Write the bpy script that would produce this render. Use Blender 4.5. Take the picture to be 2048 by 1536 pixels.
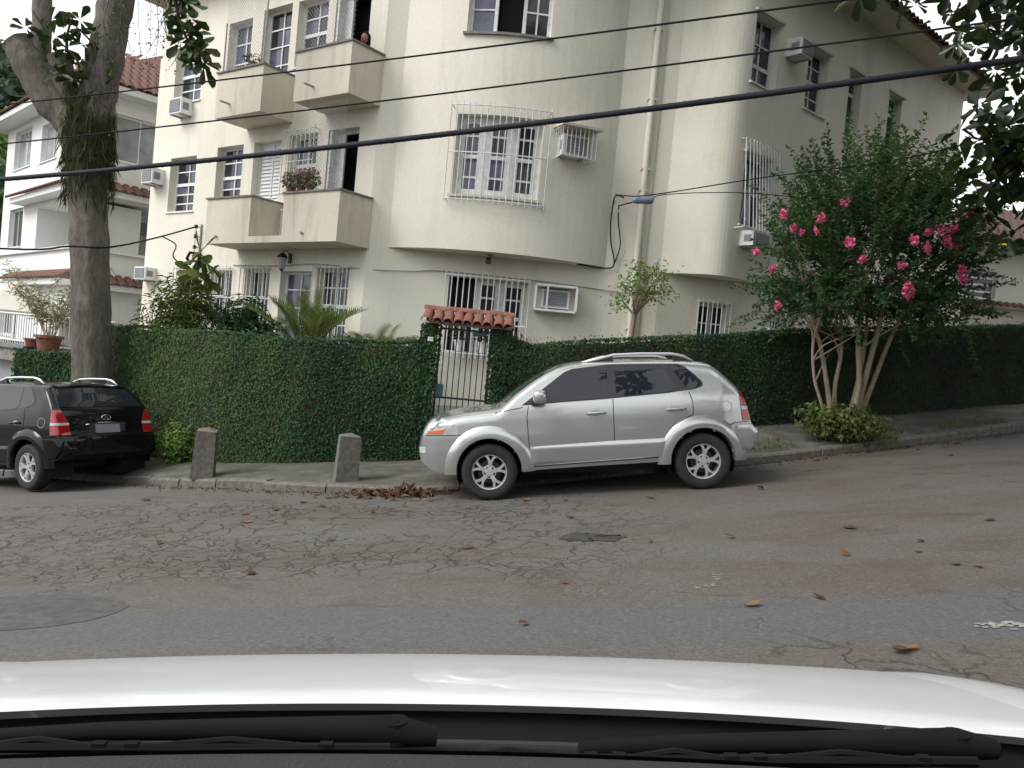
import bpy, bmesh, math, random
import numpy as np
from mathutils import Vector, Matrix, Euler
random.seed(7); rng = np.random.default_rng(7)
for o in list(bpy.data.objects): bpy.data.objects.remove(o)
SC = bpy.context.scene; COL = SC.collection
R = math.radians
# ------------------------------------------------------------------ camera, sky, sun, exposure
cd = bpy.data.cameras.new('camera'); cam = bpy.data.objects.new('camera', cd); COL.objects.link(cam)
cd.sensor_width = 36.0; cd.lens = 1640/2048*36.0; cd.clip_start = 0.05; cd.clip_end = 2000
cam.matrix_world = Matrix.Translation((0, 0, 1.45)) @ Matrix.Rotation(R(90-1.4), 4, 'X') @ Matrix.Rotation(R(5.3), 4, 'Z')
SC.camera = cam
SUN_AZ, SUN_EL = R(-112), R(42)      # azimuth measured from +Y towards +X: light comes from behind-left
w = bpy.data.worlds.new('World'); SC.world = w; w.use_nodes = True
nt = w.node_tree; nt.nodes.clear()
sky = nt.nodes.new('ShaderNodeTexSky'); sky.sky_type = 'NISHITA'; sky.sun_disc = False
sky.sun_elevation = SUN_EL; sky.sun_rotation = SUN_AZ; sky.dust_density = 5.0; sky.air_density = 1.0; sky.ozone_density = 1.0
hs = nt.nodes.new('ShaderNodeHueSaturation'); hs.inputs['Saturation'].default_value = 0.12; hs.inputs['Value'].default_value = 1.0
bg = nt.nodes.new('ShaderNodeBackground'); bg.inputs[1].default_value = 0.12
wo = nt.nodes.new('ShaderNodeOutputWorld')
cl = nt.nodes.new('ShaderNodeMix'); cl.data_type = 'RGBA'; cl.inputs[0].default_value = .80; cl.inputs[7].default_value = (7.6, 7.8, 8.05, 1)   # even cloud deck over the clear sky
nt.links.new(sky.outputs[0], hs.inputs['Color']); nt.links.new(hs.outputs[0], cl.inputs[6]); nt.links.new(cl.outputs[2], bg.inputs[0]); nt.links.new(bg.outputs[0], wo.inputs[0])
sd = bpy.data.lights.new('sun', 'SUN'); sd.energy = 1.5; sd.angle = R(30); sd.color = (1.0, .97, .92)
sun = bpy.data.objects.new('sun', sd); COL.objects.link(sun)
sdir = Vector((math.sin(SUN_AZ)*math.cos(SUN_EL), math.cos(SUN_AZ)*math.cos(SUN_EL), math.sin(SUN_EL)))
sun.rotation_euler = sdir.to_track_quat('Z', 'Y').to_euler(); sun.location = (-10, -10, 30)
vs = SC.view_settings; vs.view_transform = 'Standard'; vs.look = 'None'; vs.gamma = 1; vs.exposure = 0.75; vs.use_curve_mapping = False
SC.render.engine = 'CYCLES'; SC.cycles.max_bounces = 5; SC.cycles.diffuse_bounces = 3; SC.cycles.glossy_bounces = 3; SC.cycles.transmission_bounces = 2; SC.cycles.caustics_reflective = False; SC.cycles.caustics_refractive = False
SC.render.resolution_x = 1024; SC.render.resolution_y = 768

# ------------------------------------------------------------------ helpers
def tag(o, label=None, cat=None, group=None, kind=None):
    if label: o['label'] = label
    if cat: o['category'] = cat
    if group: o['group'] = group
    if kind: o['kind'] = kind
    return o
def empty(name, loc=(0, 0, 0), rot=(0, 0, 0)):
    o = bpy.data.objects.new(name, None); COL.objects.link(o); o.location = loc; o.rotation_euler = rot
    o.empty_display_size = .2
    return o
def thing(name, label, cat, loc=(0, 0, 0), rot=(0, 0, 0), group=None):
    return tag(empty(name, loc, rot), label, cat, group)
def wparent(o, root):
    """child whose mesh is in world coordinates, under a root that only has a translation"""
    o.parent = root
    l = Vector((0, 0, 0)); r = root
    while r: l += Vector(r.location); r = r.parent
    o.matrix_parent_inverse = Matrix.Translation(-l) if root.parent is None else Matrix.Identity(4)
    return o
class MB:
    def __init__(s): s.v = []; s.f = []; s.M = None
    def add(s, vs, fs):
        n = len(s.v); s.v += [tuple(p) for p in vs]; s.f += [tuple(i+n for i in f) for f in fs]; return s
    def box(s, c, d, M=None):
        x, y, z = d[0]/2, d[1]/2, d[2]/2
        P = [Vector((sx*x, sy*y, sz*z)) for sz in (-1, 1) for sy in (-1, 1) for sx in (-1, 1)]
        if M is not None: P = [M @ p for p in P]
        c = Vector(c)
        return s.add([p+c for p in P], [(0, 2, 3, 1), (4, 5, 7, 6), (0, 1, 5, 4), (2, 6, 7, 3), (0, 4, 6, 2), (1, 3, 7, 5)])
    def bar(s, a, b, w, h=None, up=(0, 0, 1)):
        a = Vector(a); b = Vector(b); h = h or w; t = (b-a)
        if t.length < 1e-6: return s
        t.normalize(); u = Vector(up)
        if abs(t.dot(u)) > .95: u = Vector((1, 0, 0)) if abs(t.x) < .9 else Vector((0, 1, 0))
        r = t.cross(u).normalized(); u = r.cross(t)
        P = [p+r*sx*w/2+u*sy*h/2 for p in (a, b) for sx, sy in ((-1, -1), (1, -1), (1, 1), (-1, 1))]
        return s.add(P, [(0, 3, 2, 1), (4, 5, 6, 7), (0, 1, 5, 4), (1, 2, 6, 5), (2, 3, 7, 6), (3, 0, 4, 7)])
    def tube(s, pts, rad, n=8, caps=True, flute=0):
        pts = [Vector(p) for p in pts]; m = len(pts)
        if not hasattr(rad, '__len__'): rad = [rad]*m
        V = []; F = []; pu = None
        for i, p in enumerate(pts):
            t = (pts[min(i+1, m-1)]-pts[max(i-1, 0)])
            t = t.normalized() if t.length > 1e-9 else Vector((0, 0, 1))
            if pu is None: pu = Vector((0, 0, 1)) if abs(t.z) < .9 else Vector((1, 0, 0))
            r = t.cross(pu); r = r.normalized() if r.length > 1e-6 else Vector((1, 0, 0)); pu = r.cross(t).normalized()
            for k in range(n):
                a = 2*math.pi*k/n; V.append(p+(r*math.cos(a)+pu*math.sin(a))*rad[i]*(1+flute*(math.sin(3*a+i*.07)+.7*math.sin(5*a-i*.05+1)+.5*math.sin(9*a+i*.11))))
        for i in range(m-1):
            for k in range(n):
                k2 = (k+1) % n; F.append((i*n+k, i*n+k2, (i+1)*n+k2, (i+1)*n+k))
        if caps: F.append(tuple(range(n))[::-1]); F.append(tuple((m-1)*n+k for k in range(n)))
        return s.add(V, F)
    def lathe(s, prof, n=24, axis='z', c=(0, 0, 0), M=None):
        V = []; F = []; m = len(prof)
        for k in range(n):
            a = 2*math.pi*k/n
            for r, h in prof:
                if axis == 'z': p = Vector((r*math.cos(a), r*math.sin(a), h))
                elif axis == 'y': p = Vector((r*math.cos(a), h, r*math.sin(a)))
                else: p = Vector((h, r*math.cos(a), r*math.sin(a)))
                if M is not None: p = M @ p
                V.append(p+Vector(c))
        for k in range(n):
            k2 = (k+1) % n
            for i in range(m-1): F.append((k*m+i, k2*m+i, k2*m+i+1, k*m+i+1))
        return s.add(V, F)
    def prism(s, poly, d, M=None, c=(0, 0, 0)):
        """poly in local xy extruded along local z by d"""
        n = len(poly); V = [Vector((x, y, 0)) for x, y in poly]+[Vector((x, y, d)) for x, y in poly]
        if M is not None: V = [M @ p for p in V]
        c = Vector(c)
        return s.add([p+c for p in V], [tuple(range(n))[::-1], tuple(range(n, 2*n))]+[(i, (i+1) % n, n+(i+1) % n, n+i) for i in range(n)])
    def grid(s, P):
        P = [list(r) for r in P]; m = len(P); n = len(P[0])
        return s.add([p for r in P for p in r], [(i*n+j, i*n+j+1, (i+1)*n+j+1, (i+1)*n+j) for i in range(m-1) for j in range(n-1)])
    def sphere(s, c, r, n=10, m=7):
        if not hasattr(r, '__len__'): r = (r, r, r)
        V = []; F = []
        for i in range(m+1):
            t = math.pi*i/m
            for k in range(n):
                a = 2*math.pi*k/n; V.append((c[0]+r[0]*math.sin(t)*math.cos(a), c[1]+r[1]*math.sin(t)*math.sin(a), c[2]+r[2]*math.cos(t)))
        for i in range(m):
            for k in range(n): F.append((i*n+k, (i+1)*n+k, (i+1)*n+(k+1) % n, i*n+(k+1) % n))
        return s.add(V, F)
    def mesh(s, name, mat=None, smooth=None, fixn=False):
        me = bpy.data.meshes.new(name); me.from_pydata(s.v, [], s.f)
        if fixn:
            b = bmesh.new(); b.from_mesh(me); bmesh.ops.recalc_face_normals(b, faces=b.faces); b.to_mesh(me); b.free()
        if mat: me.materials.append(mat)
        if smooth is not None:
            me.polygons.foreach_set('use_smooth', [True]*len(me.polygons))
            if smooth < 180: me.set_sharp_from_angle(angle=R(smooth))
        me.update(); return me
    def build(s, name, mat=None, parent=None, smooth=None, world=True, fixn=False):
        o = bpy.data.objects.new(name, s.mesh(name, mat, smooth, fixn)); COL.objects.link(o)
        if parent is not None:
            if world: wparent(o, parent)
            else: o.parent = parent
        return o
def inst(name, me, parent=None, loc=(0, 0, 0), rot=(0, 0, 0), scale=(1, 1, 1), world=True):
    o = bpy.data.objects.new(name, me); COL.objects.link(o); o.location = loc; o.rotation_euler = rot; o.scale = scale
    if parent is not None:
        if world: wparent(o, parent)
        else: o.parent = parent
    return o
def copy_tree(o, parent=None):
    c = o.copy(); COL.objects.link(c)
    if parent is not None: c.parent = parent
    for ch in list(o.children): copy_tree(ch, c)
    return c

# ------------------------------------------------------------------ materials
MATS = {}
def nmat(name):
    m = bpy.data.materials.new(name); m.use_nodes = True; t = m.node_tree; t.nodes.clear()
    out = t.nodes.new('ShaderNodeOutputMaterial'); b = t.nodes.new('ShaderNodeBsdfPrincipled')
    t.links.new(b.outputs[0], out.inputs[0]); MATS[name] = m
    return m, t, b, out
def N(t, typ, **k):
    n = t.nodes.new(typ)
    for a, v in k.items():
        if a.startswith('i_'): n.inputs[a[2:].replace('_', ' ')].default_value = v
        else: setattr(n, a, v)
    return n
def ramp(t, fac, stops):
    r = t.nodes.new('ShaderNodeValToRGB'); e = r.color_ramp.elements
    while len(e) < len(stops): e.new(.5)
    for x, (p, c) in zip(e, stops): x.position = p; x.color = (*c, 1) if len(c) == 3 else c
    t.links.new(fac, r.inputs[0]); return r
def mixc(t, fac, a, b, mode='MIX'):
    m = t.nodes.new('ShaderNodeMix'); m.data_type = 'RGBA'; m.blend_type = mode
    for i, v in ((0, fac), (6, a), (7, b)):
        if hasattr(v, 'links') or hasattr(v, 'is_linked'): t.links.new(v, m.inputs[i])
        else: m.inputs[i].default_value = v if not isinstance(v, tuple) else (*v, 1)
    return m.outputs[2]
def mval(t, op, a, b=None, c=None, clamp=False):
    m = t.nodes.new('ShaderNodeMath'); m.operation = op; m.use_clamp = clamp
    for i, v in enumerate((a, b, c)):
        if v is None: continue
        if hasattr(v, 'is_linked'): t.links.new(v, m.inputs[i])
        else: m.inputs[i].default_value = v
    return m.outputs[0]
def coord(t, scale=(1, 1, 1), rot=(0, 0, 0), kind='Object'):
    tc = t.nodes.new('ShaderNodeTexCoord'); mp = t.nodes.new('ShaderNodeMapping'); mp.inputs['Scale'].default_value = scale; mp.inputs['Rotation'].default_value = rot
    t.links.new(tc.outputs[kind], mp.inputs[0]); return mp.outputs[0]
def noise(t, vec, scale, detail=4, rough=.55, dist=0):
    n = t.nodes.new('ShaderNodeTexNoise'); n.inputs['Scale'].default_value = scale; n.inputs['Detail'].default_value = detail
    n.inputs['Roughness'].default_value = rough; n.inputs['Distortion'].default_value = dist
    if vec is not None: t.links.new(vec, n.inputs['Vector'])
    return n.outputs['Fac']
def bump(t, b, height, strength=.3, dist=.01):
    n = t.nodes.new('ShaderNodeBump'); n.inputs['Strength'].default_value = strength; n.inputs['Distance'].default_value = dist
    t.links.new(height, n.inputs['Height']); t.links.new(n.outputs[0], b.inputs['Normal']); return n
def simple(name, col, rough=.6, metal=0, var=.12, scale=6, spec=.5, coat=0, bmp=0, bscale=40):
    m, t, b, o = nmat(name); v = coord(t)
    f = noise(t, v, scale, 5)
    r = ramp(t, f, [(.3, tuple(c*(1-var) for c in col)), (.7, tuple(min(1, c*(1+var)) for c in col))])
    t.links.new(r.outputs[0], b.inputs['Base Color']); b.inputs['Roughness'].default_value = rough; b.inputs['Metallic'].default_value = metal
    b.inputs['Specular IOR Level'].default_value = spec
    if coat: b.inputs['Coat Weight'].default_value = coat; b.inputs['Coat Roughness'].default_value = .04
    if bmp: bump(t, b, noise(t, v, bscale, 4), bmp, .01)
    return m
def plaster(name, col, stain=(.30, .28, .22), amount=.35, streak=.5):
    m, t, b, o = nmat(name); v = coord(t)
    big = noise(t, v, .45, 5, .6)
    vs_ = noise(t, coord(t, (1.5, 1.5, .22)), 1.5, 7, .7, .5)
    fine = noise(t, v, 22, 4)
    base = ramp(t, fine, [(.3, tuple(c*.94 for c in col)), (.7, tuple(min(1, c*1.03) for c in col))]).outputs[0]
    k1 = ramp(t, big, [(.46, (0, 0, 0)), (.75, (1, 1, 1))]).outputs[0]
    k2 = ramp(t, vs_, [(.52, (0, 0, 0)), (.78, (1, 1, 1))]).outputs[0]
    k = mval(t, 'MULTIPLY', mval(t, 'ADD', mval(t, 'MULTIPLY', k1, .5), mval(t, 'MULTIPLY', k2, streak)), amount, clamp=True)
    t.links.new(mixc(t, k, base, stain), b.inputs['Base Color']); b.inputs['Roughness'].default_value = .85
    bump(t, b, noise(t, v, 35, 5), .12, .01)
    return m
def leafmat(name, dark, mid, light, rough=.45, trans=.3):
    m, t, b, out = nmat(name)
    at = N(t, 'ShaderNodeAttribute', attribute_name='tint')
    r = ramp(t, at.outputs['Fac'], [(0, dark), (.5, mid), (1, light)])
    t.links.new(r.outputs[0], b.inputs['Base Color']); b.inputs['Roughness'].default_value = rough; b.inputs['Specular IOR Level'].default_value = .4
    tr = t.nodes.new('ShaderNodeBsdfTranslucent'); t.links.new(r.outputs[0], tr.inputs[0])
    mx = t.nodes.new('ShaderNodeMixShader'); mx.inputs[0].default_value = trans
    t.links.new(b.outputs[0], mx.inputs[1]); t.links.new(tr.outputs[0], mx.inputs[2]); t.links.new(mx.outputs[0], out.inputs[0])
    return m
def bark(name, a, b_, moss=None, scale=6):
    m, t, b, o = nmat(name); v = coord(t, (1, 1, .22))
    f = mval(t, 'ADD', mval(t, 'MULTIPLY', noise(t, v, scale, 7, .7, .8), .6), mval(t, 'MULTIPLY', noise(t, coord(t, (1, 1, .4)), scale*3.2, 5, .7), .4))
    c = ramp(t, f, [(.38, a), (.60, b_)]).outputs[0]
    g = noise(t, coord(t), 1.6, 4)
    c = mixc(t, ramp(t, g, [(.5, (0, 0, 0)), (.7, (.6, .6, .6))]).outputs[0], c, moss or tuple(x*.6 for x in b_))
    t.links.new(c, b.inputs['Base Color']); b.inputs['Roughness'].default_value = .9; bump(t, b, f, .9, .05); return m
M = {}
M['wall'] = plaster('cream_plaster', (.75, .72, .625), amount=.36, streak=.8)
M['wall2'] = plaster('cream_parapet', (.62, .58, .48), amount=.8, streak=1.1)
M['white_wall'] = plaster('white_plaster', (.76, .76, .74), stain=(.35, .36, .35), amount=.22)
M['far_wall'] = plaster('pale_plaster', (.62, .60, .52), amount=.3)
M['yellow'] = simple('yellow_plaster', (.85, .52, .06), .8)
M['white'] = simple('white_paint', (.74, .76, .75), .45, var=.05)
M['oldwhite'] = simple('weathered_white_paint', (.62, .64, .63), .6, var=.2, scale=9)
M['grey'] = simple('grey_metal', (.30, .31, .32), .5)
M['acgrey'] = simple('ac_fins', (.20, .22, .25), .5, var=.2, scale=30)
M['black'] = simple('black_iron', (.02, .022, .022), .5)
M['green_iron'] = simple('green_iron', (.02, .09, .075), .4)
M['rubber'] = simple('rubber', (.020, .020, .021), .85, var=.25, scale=10)
M['plastic'] = simple('black_plastic', (.025, .028, .028), .5, var=.1)
M['cowl'] = simple('cowl_plastic', (.008, .009, .009), .85, var=.15, spec=.12)
M['concrete'] = simple('concrete', (.20, .19, .175), .9, var=.3, scale=9, bmp=.4)
M['granite'] = simple('granite', (.13, .118, .105), .85, var=.35, scale=14, bmp=.5)
M['terracotta'] = simple('terracotta', (.21, .088, .062), .85, var=.4, scale=12, bmp=.3)
M['rooftile'] = simple('old_roof_tile', (.13, .062, .045), .85, var=.45, scale=7, bmp=.3)
M['shadetile'] = simple('shaded_old_tile', (.072, .042, .034), .9, var=.5, scale=6, bmp=.3)  # old roof tile with the trees' shade put into its colour
M['wire'] = simple('cable_black', (.012, .013, .016), .85, spec=.2)
M['bundle'] = simple('cable_bundle', (.016, .019, .026), .7, spec=.25)
M['splice'] = simple('blue_grey_plastic', (.16, .20, .32), .4)
M['chrome'] = simple('chrome', (.8, .8, .8), .12, 1, var=.02)
M['alloy'] = simple('alloy', (.74, .75, .76), .3, .75, var=.04)
M['darkmetal'] = simple('dark_brake_metal', (.05, .045, .042), .7)
M['curtain'] = simple('curtain_cloth', (.30, .33, .33), .9, var=.25, scale=3)
M['dkcurt'] = simple('green_shutter', (.035, .055, .035), .7, var=.3, scale=8)
M['room'] = simple('dark_room', (.012, .012, .014), .9)
def glassm(name, col, rough=.04, var=.3):
    m, t, b, o = nmat(name); v = coord(t)
    f = noise(t, v, 2.5, 3)
    t.links.new(ramp(t, f, [(.35, tuple(c*(1-var) for c in col)), (.7, tuple(c*(1+var) for c in col))]).outputs[0], b.inputs['Base Color'])
    b.inputs['Roughness'].default_value = rough; b.inputs['Specular IOR Level'].default_value = .5
    bump(t, b, noise(t, v, 1.2, 2), .02, .05); return m
M['pane'] = glassm('window_glass', (.022, .024, .032), .08)
M['pane2'] = glassm('window_glass_curtained', (.10, .11, .16), .1)
M['pane3'] = glassm('window_glass_pale', (.30, .33, .34), .12)
M['carglass'] = glassm('tinted_car_glass', (.014, .018, .024), .02, .1)
M['windscreen'] = glassm('windscreen_glass', (.07, .095, .088), .03, .1)
def paint(name, col, metal, rough, flake, coat=1, spec=.5, dust=.5):
    m, t, b, o = nmat(name); v = coord(t)
    f = noise(t, v, 400, 2); g = noise(t, v, 3, 4)
    c = ramp(t, f, [(.3, tuple(x*(1-flake) for x in col)), (.7, tuple(min(1, x*(1+flake)) for x in col))]).outputs[0]
    # road dust low on the flanks, gathered in patches
    z = N(t, 'ShaderNodeSeparateXYZ'); t.links.new(coord(t), z.inputs[0])
    d = mval(t, 'MULTIPLY', ramp(t, z.outputs[2], [(.25, (1, 1, 1)), (.62, (0, 0, 0))]).outputs[0], mval(t, 'MULTIPLY', g, dust))
    t.links.new(mixc(t, d, c, (.16, .14, .12)), b.inputs['Base Color'])
    b.inputs['Metallic'].default_value = metal; b.inputs['Roughness'].default_value = rough
    b.inputs['Coat Weight'].default_value = coat; b.inputs['Coat Roughness'].default_value = .03; b.inputs['Specular IOR Level'].default_value = spec; return m
M['silver'] = paint('silver_paint', (.49, .51, .505), .7, .24, .08)
M['blackcar'] = paint('black_paint', (.004, .0045, .005), .0, .2, .1, .45, .12, .12)
M['whitecar'] = simple('white_car_paint', (.72, .74, .74), .25, 0, var=.02, coat=.6)
M['lamp_clear'] = simple('lamp_clear', (.50, .52, .53), .1, .0, var=.45, scale=22, coat=1)
M['amber'] = simple('lamp_amber', (.72, .13, .03), .15, var=.1, coat=1)
M['red'] = simple('lamp_red', (.30, .006, .009), .12, var=.2, scale=14, coat=1)
M['plate'] = simple('plate_grey', (.24, .25, .28), .5, var=.05)
M['pink'] = simple('pink_petals', (.78, .16, .32), .6, var=.25, scale=20)
M['hair'] = simple('dark_hair', (.008, .006, .005), .85, spec=.15)
M['skin'] = simple('skin', (.20, .11, .08), .5, var=.05)
M['blouse'] = simple('dark_blouse', (.03, .03, .035), .8)
M['soil'] = simple('soil', (.07, .05, .035), .95, var=.35, scale=5, bmp=.5)
M['ivy'] = leafmat('ivy_leaves', (.014, .044, .020), (.032, .088, .034), (.078, .140, .040), .75, .25)
M['green'] = leafmat('garden_leaves', (.045, .080, .020), (.115, .165, .040), (.23, .27, .08), .5, .45)
M['dkgreen'] = leafmat('dark_garden_leaves', (.012, .035, .014), (.025, .07, .02), (.05, .11, .03), .45, .3)
M['ltgreen'] = leafmat('fresh_leaves', (.07, .15, .028), (.15, .25, .05), (.29, .38, .10), .5, .45)
M['myrtle'] = leafmat('myrtle_leaves', (.028, .072, .034), (.070, .145, .054), (.17, .23, .07), .6, .5)
M['almond'] = leafmat('almond_leaves', (.016, .032, .014), (.030, .062, .018), (.075, .105, .025), .35, .25)
M['moss'] = leafmat('hanging_moss', (.030, .034, .014), (.058, .064, .022), (.10, .10, .04), .9, .2)
M['drygrass'] = leafmat('bamboo_leaves', (.10, .10, .035), (.19, .19, .08), (.33, .31, .16), .6, .4)
M['deadleaf'] = leafmat('dead_leaves', (.055, .028, .016), (.12, .058, .030), (.22, .125, .06), .8, .1)
M['hillgreen'] = leafmat('hill_trees', (.02, .045, .022), (.045, .085, .035), (.11, .15, .04), .7, .2)
M['bark'] = bark('tree_bark', (.062, .052, .044), (.185, .160, .138), (.085, .082, .055))
M['mbark'] = bark('myrtle_bark', (.22, .17, .12), (.42, .33, .24), (.30, .27, .22), 8)
M['twig'] = bark('dark_twig', (.05, .04, .03), (.11, .09, .07))
# ------------------------------------------------------------------ ground levels
def sp_(x): return np.log1p(np.exp(np.clip(x, -40, 40)))
def road_h(X, Y):
    X = np.clip(np.asarray(X, float), -60, 60)
    far = -.25+.11*X+.045*sp_(X)-.05*np.clip(np.asarray(Y, float)-10.5, 0, 6)*np.clip((-X-3.5)/2.5, 0, 1); near = .07*X
    t = np.clip((np.asarray(Y, float)-1)/7, 0, 1); wgt = t*t*(3-2*t)
    return near*(1-wgt)+far*wgt
KERB = [(-40, 35.5), (-16, 19.6), (-10, 15.7), (-6.3, 13.25), (-5.3, 12.45), (-4.5, 11.85), (-2.72, 11.04), (-1.12, 10.62), (.2, 11.1), (1.2, 11.45), (2.3, 11.72), (3.72, 11.97), (6.16, 12.87), (8.81, 14.04), (16, 17.5), (40, 29.5)]
WALLL = [(-40, 38), (-16, 21.2), (-10, 17.2), (-7.9, 15.5), (-6.6, 14.6), (-4.73, 13.25), (-3.27, 12.92), (-1.44, 12.95), (-.2, 12.95), (.8, 12.97), (2.0, 13.05), (4.1, 13.45), (6.9, 14.6), (9.9, 16.0), (16, 19.0), (40, 31)]
WALLZ = [-4.3, -1.75, -1.1, -.92, -.8, -.57, -.41, -.2, .02, .2, .45, .83, 1.22, 1.62, 2.5, 6.0]
KH = [.13, .13, .13, .13, .13, .13, .13, .08, .05, .06, .10, .13, .14, .14, .14, .14]
def dens(L, n=8):
    out = []
    for a, b in zip(L[:-1], L[1:]):
        for i in range(n): out.append(np.array(a, float)*(1-i/n)+np.array(b, float)*i/n)
    out.append(np.array(L[-1], float)); return np.array(out)
kerb = dens(KERB); wl = dens(WALLL); wz = dens([(z,) for z in WALLZ])[:, 0]; kh = dens([(z,) for z in KH])[:, 0]
kz = road_h(kerb[:, 0], kerb[:, 1])+kh
def wallline_at(x):
    return float(np.interp(x, wl[:, 0], wl[:, 1])), float(np.interp(x, wl[:, 0], wz))
def kerb_at(x): return float(np.interp(x, kerb[:, 0], kerb[:, 1]))
def walk_z(x, y):
    """height of road or pavement under (x, y)"""
    ky = kerb_at(x)
    if y < ky: return float(road_h(x, y))
    wy, wzz = wallline_at(x); k = float(np.interp(x, kerb[:, 0], kz)); t = min(1, (y-ky)/(wy-ky)); return k*(1-t)+wzz*t

# asphalt
m, t, b, out = nmat('asphalt'); M['asphalt'] = m
v = coord(t)
fine = noise(t, v, 90, 3, .7); mid = noise(t, v, 5, 5, .6); big = noise(t, v, .55, 4, .6)
base = ramp(t, fine, [(.25, (.070, .063, .056)), (.5, (.118, .106, .095)), (.78, (.23, .214, .198))]).outputs[0]
base = mixc(t, ramp(t, mid, [(.35, (0, 0, 0)), (.75, (.55, .55, .55))]).outputs[0], base, (.090, .080, .071))
base = mixc(t, ramp(t, big, [(.45, (0, 0, 0)), (.72, (.8, .8, .8))]).outputs[0], base, (.098, .081, .065))
# brown silt washed down the right-hand half and along the gutter
xyz = N(t, 'ShaderNodeSeparateXYZ'); t.links.new(v, xyz.inputs[0])
silt = mval(t, 'MULTIPLY', ramp(t, noise(t, coord(t, (.5, 1.4, 1)), 1.3, 6, .65), [(.48, (0, 0, 0)), (.68, (1, 1, 1))]).outputs[0],
            ramp(t, mval(t, 'MULTIPLY', xyz.outputs[0], .2), [(.15, (.1, .1, .1)), (.6, (.85, .85, .85))]).outputs[0])
base = mixc(t, silt, base, (.088, .066, .047))
# crazing
dv = t.nodes.new('ShaderNodeVectorMath'); dv.operation = 'MULTIPLY_ADD'
nz = t.nodes.new('ShaderNodeTexNoise'); nz.inputs['Scale'].default_value = 2.6; nz.inputs['Detail'].default_value = 5; t.links.new(v, nz.inputs['Vector'])
t.links.new(nz.outputs['Color'], dv.inputs[0]); dv.inputs[1].default_value = (.55, .55, .55); t.links.new(v, dv.inputs[2])
def crack(scale, width, m0, m1, mscale, seed):
    vo = t.nodes.new('ShaderNodeTexVoronoi'); vo.feature = 'DISTANCE_TO_EDGE'; vo.inputs['Scale'].default_value = scale
    t.links.new(dv.outputs[0], vo.inputs['Vector'])
    wv = mval(t, 'MULTIPLY', noise(t, coord(t), 3.5, 3), width*2.0)
    line = mval(t, 'SUBTRACT', 1.0, mval(t, 'DIVIDE', vo.outputs[0], wv), clamp=True)
    off = t.nodes.new('ShaderNodeMapping'); off.inputs['Location'].default_value = (seed, seed*.7, 0); t.links.new(v, off.inputs[0])
    mk = ramp(t, noise(t, off.outputs[0], mscale, 4, .6), [(m0, (0, 0, 0)), (m1, (1, 1, 1))]).outputs[0]
    return mval(t, 'MULTIPLY', line, mk)
def band(o_, a, b_, c, d):
    return mval(t, 'MULTIPLY', N_mr(o_, a, b_), mval(t, 'SUBTRACT', 1.0, N_mr(o_, c, d)))
def N_mr(o_, a, b_):
    mr = t.nodes.new('ShaderNodeMapRange'); mr.interpolation_type = 'SMOOTHSTEP'; mr.inputs[1].default_value = a; mr.inputs[2].default_value = b_; t.links.new(o_, mr.inputs[0]); return mr.outputs[0]
yj = mval(t, 'ADD', xyz.outputs[1], mval(t, 'MULTIPLY', noise(t, coord(t), .5, 3), 2.4)); xj = mval(t, 'ADD', xyz.outputs[0], mval(t, 'MULTIPLY', noise(t, coord(t, (1, 1, 2)), .45, 3), 3.0))
m1 = mval(t, 'MULTIPLY', band(yj, 6.8, 7.8, 11.2, 12.0), band(xj, -7, -5.5, 1.6, 3.6))
ck = mval(t, 'MULTIPLY', crack(2.5, .048, .36, .47, .6, 3.1), m1)
ck = mval(t, 'MAXIMUM', ck, mval(t, 'MULTIPLY', crack(5.2, .07, .46, .56, .55, 9.7), m1))
m2 = mval(t, 'MULTIPLY', band(yj, 4.6, 5.2, 6.2, 7.0), band(xj, 2.6, 3.2, 6.5, 8))
ck = mval(t, 'MAXIMUM', ck, mval(t, 'MULTIPLY', crack(2.2, .045, .40, .55, .8, 21.0), m2))
ck = mval(t, 'MAXIMUM', ck, mval(t, 'MULTIPLY', crack(.8, .012, .54, .62, .5, 17.0), .7))
# tyre-polished lanes running along the street
ln_ = ramp(t, mval(t, 'SINE', mval(t, 'ADD', mval(t, 'MULTIPLY', yj, 3.4), mval(t, 'MULTIPLY', xyz.outputs[0], -.35))), [(.35, (0, 0, 0)), (.9, (.45, .45, .45))]).outputs[0]
base = mixc(t, ln_, base, (.130, .124, .119))
oil = ramp(t, noise(t, coord(t, (.6, 1.6, 1)), 1.9, 5, .6), [(.60, (0, 0, 0)), (.72, (.65, .65, .65))]).outputs[0]
base = mixc(t, oil, base, (.060, .052, .045))
base = mixc(t, mval(t, 'MULTIPLY', ck, .82), base, (.028, .022, .018))
dash_refl = mval(t, 'MULTIPLY', band(xyz.outputs[1], 4.35, 4.55, 5.28, 5.40), .75)      # dashboard's windscreen reflection, painted into the asphalt colour
base = mixc(t, dash_refl, base, (.098, .106, .110))
grit = noise(t, v, 34, 3, .8); base = mixc(t, ramp(t, grit, [(.38, (.45, .45, .45)), (.52, (0, 0, 0))]).outputs[0], base, (.052, .047, .042)); base = mixc(t, ramp(t, grit, [(.58, (0, 0, 0)), (.72, (.45, .45, .45))]).outputs[0], base, (.24, .225, .21))
spk = ramp(t, noise(t, v, 38, 2, .5), [(.74, (0, 0, 0)), (.78, (.5, .5, .5))]).outputs[0]
base = mixc(t, spk, base, (.33, .32, .30))
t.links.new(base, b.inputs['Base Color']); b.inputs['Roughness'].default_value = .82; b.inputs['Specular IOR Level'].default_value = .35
hh = mval(t, 'SUBTRACT', mval(t, 'ADD', mval(t, 'MULTIPLY', fine, .35), mval(t, 'MULTIPLY', mid, .4)), mval(t, 'MULTIPLY', ck, 1.4))
bump(t, b, hh, .55, .02)
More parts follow.
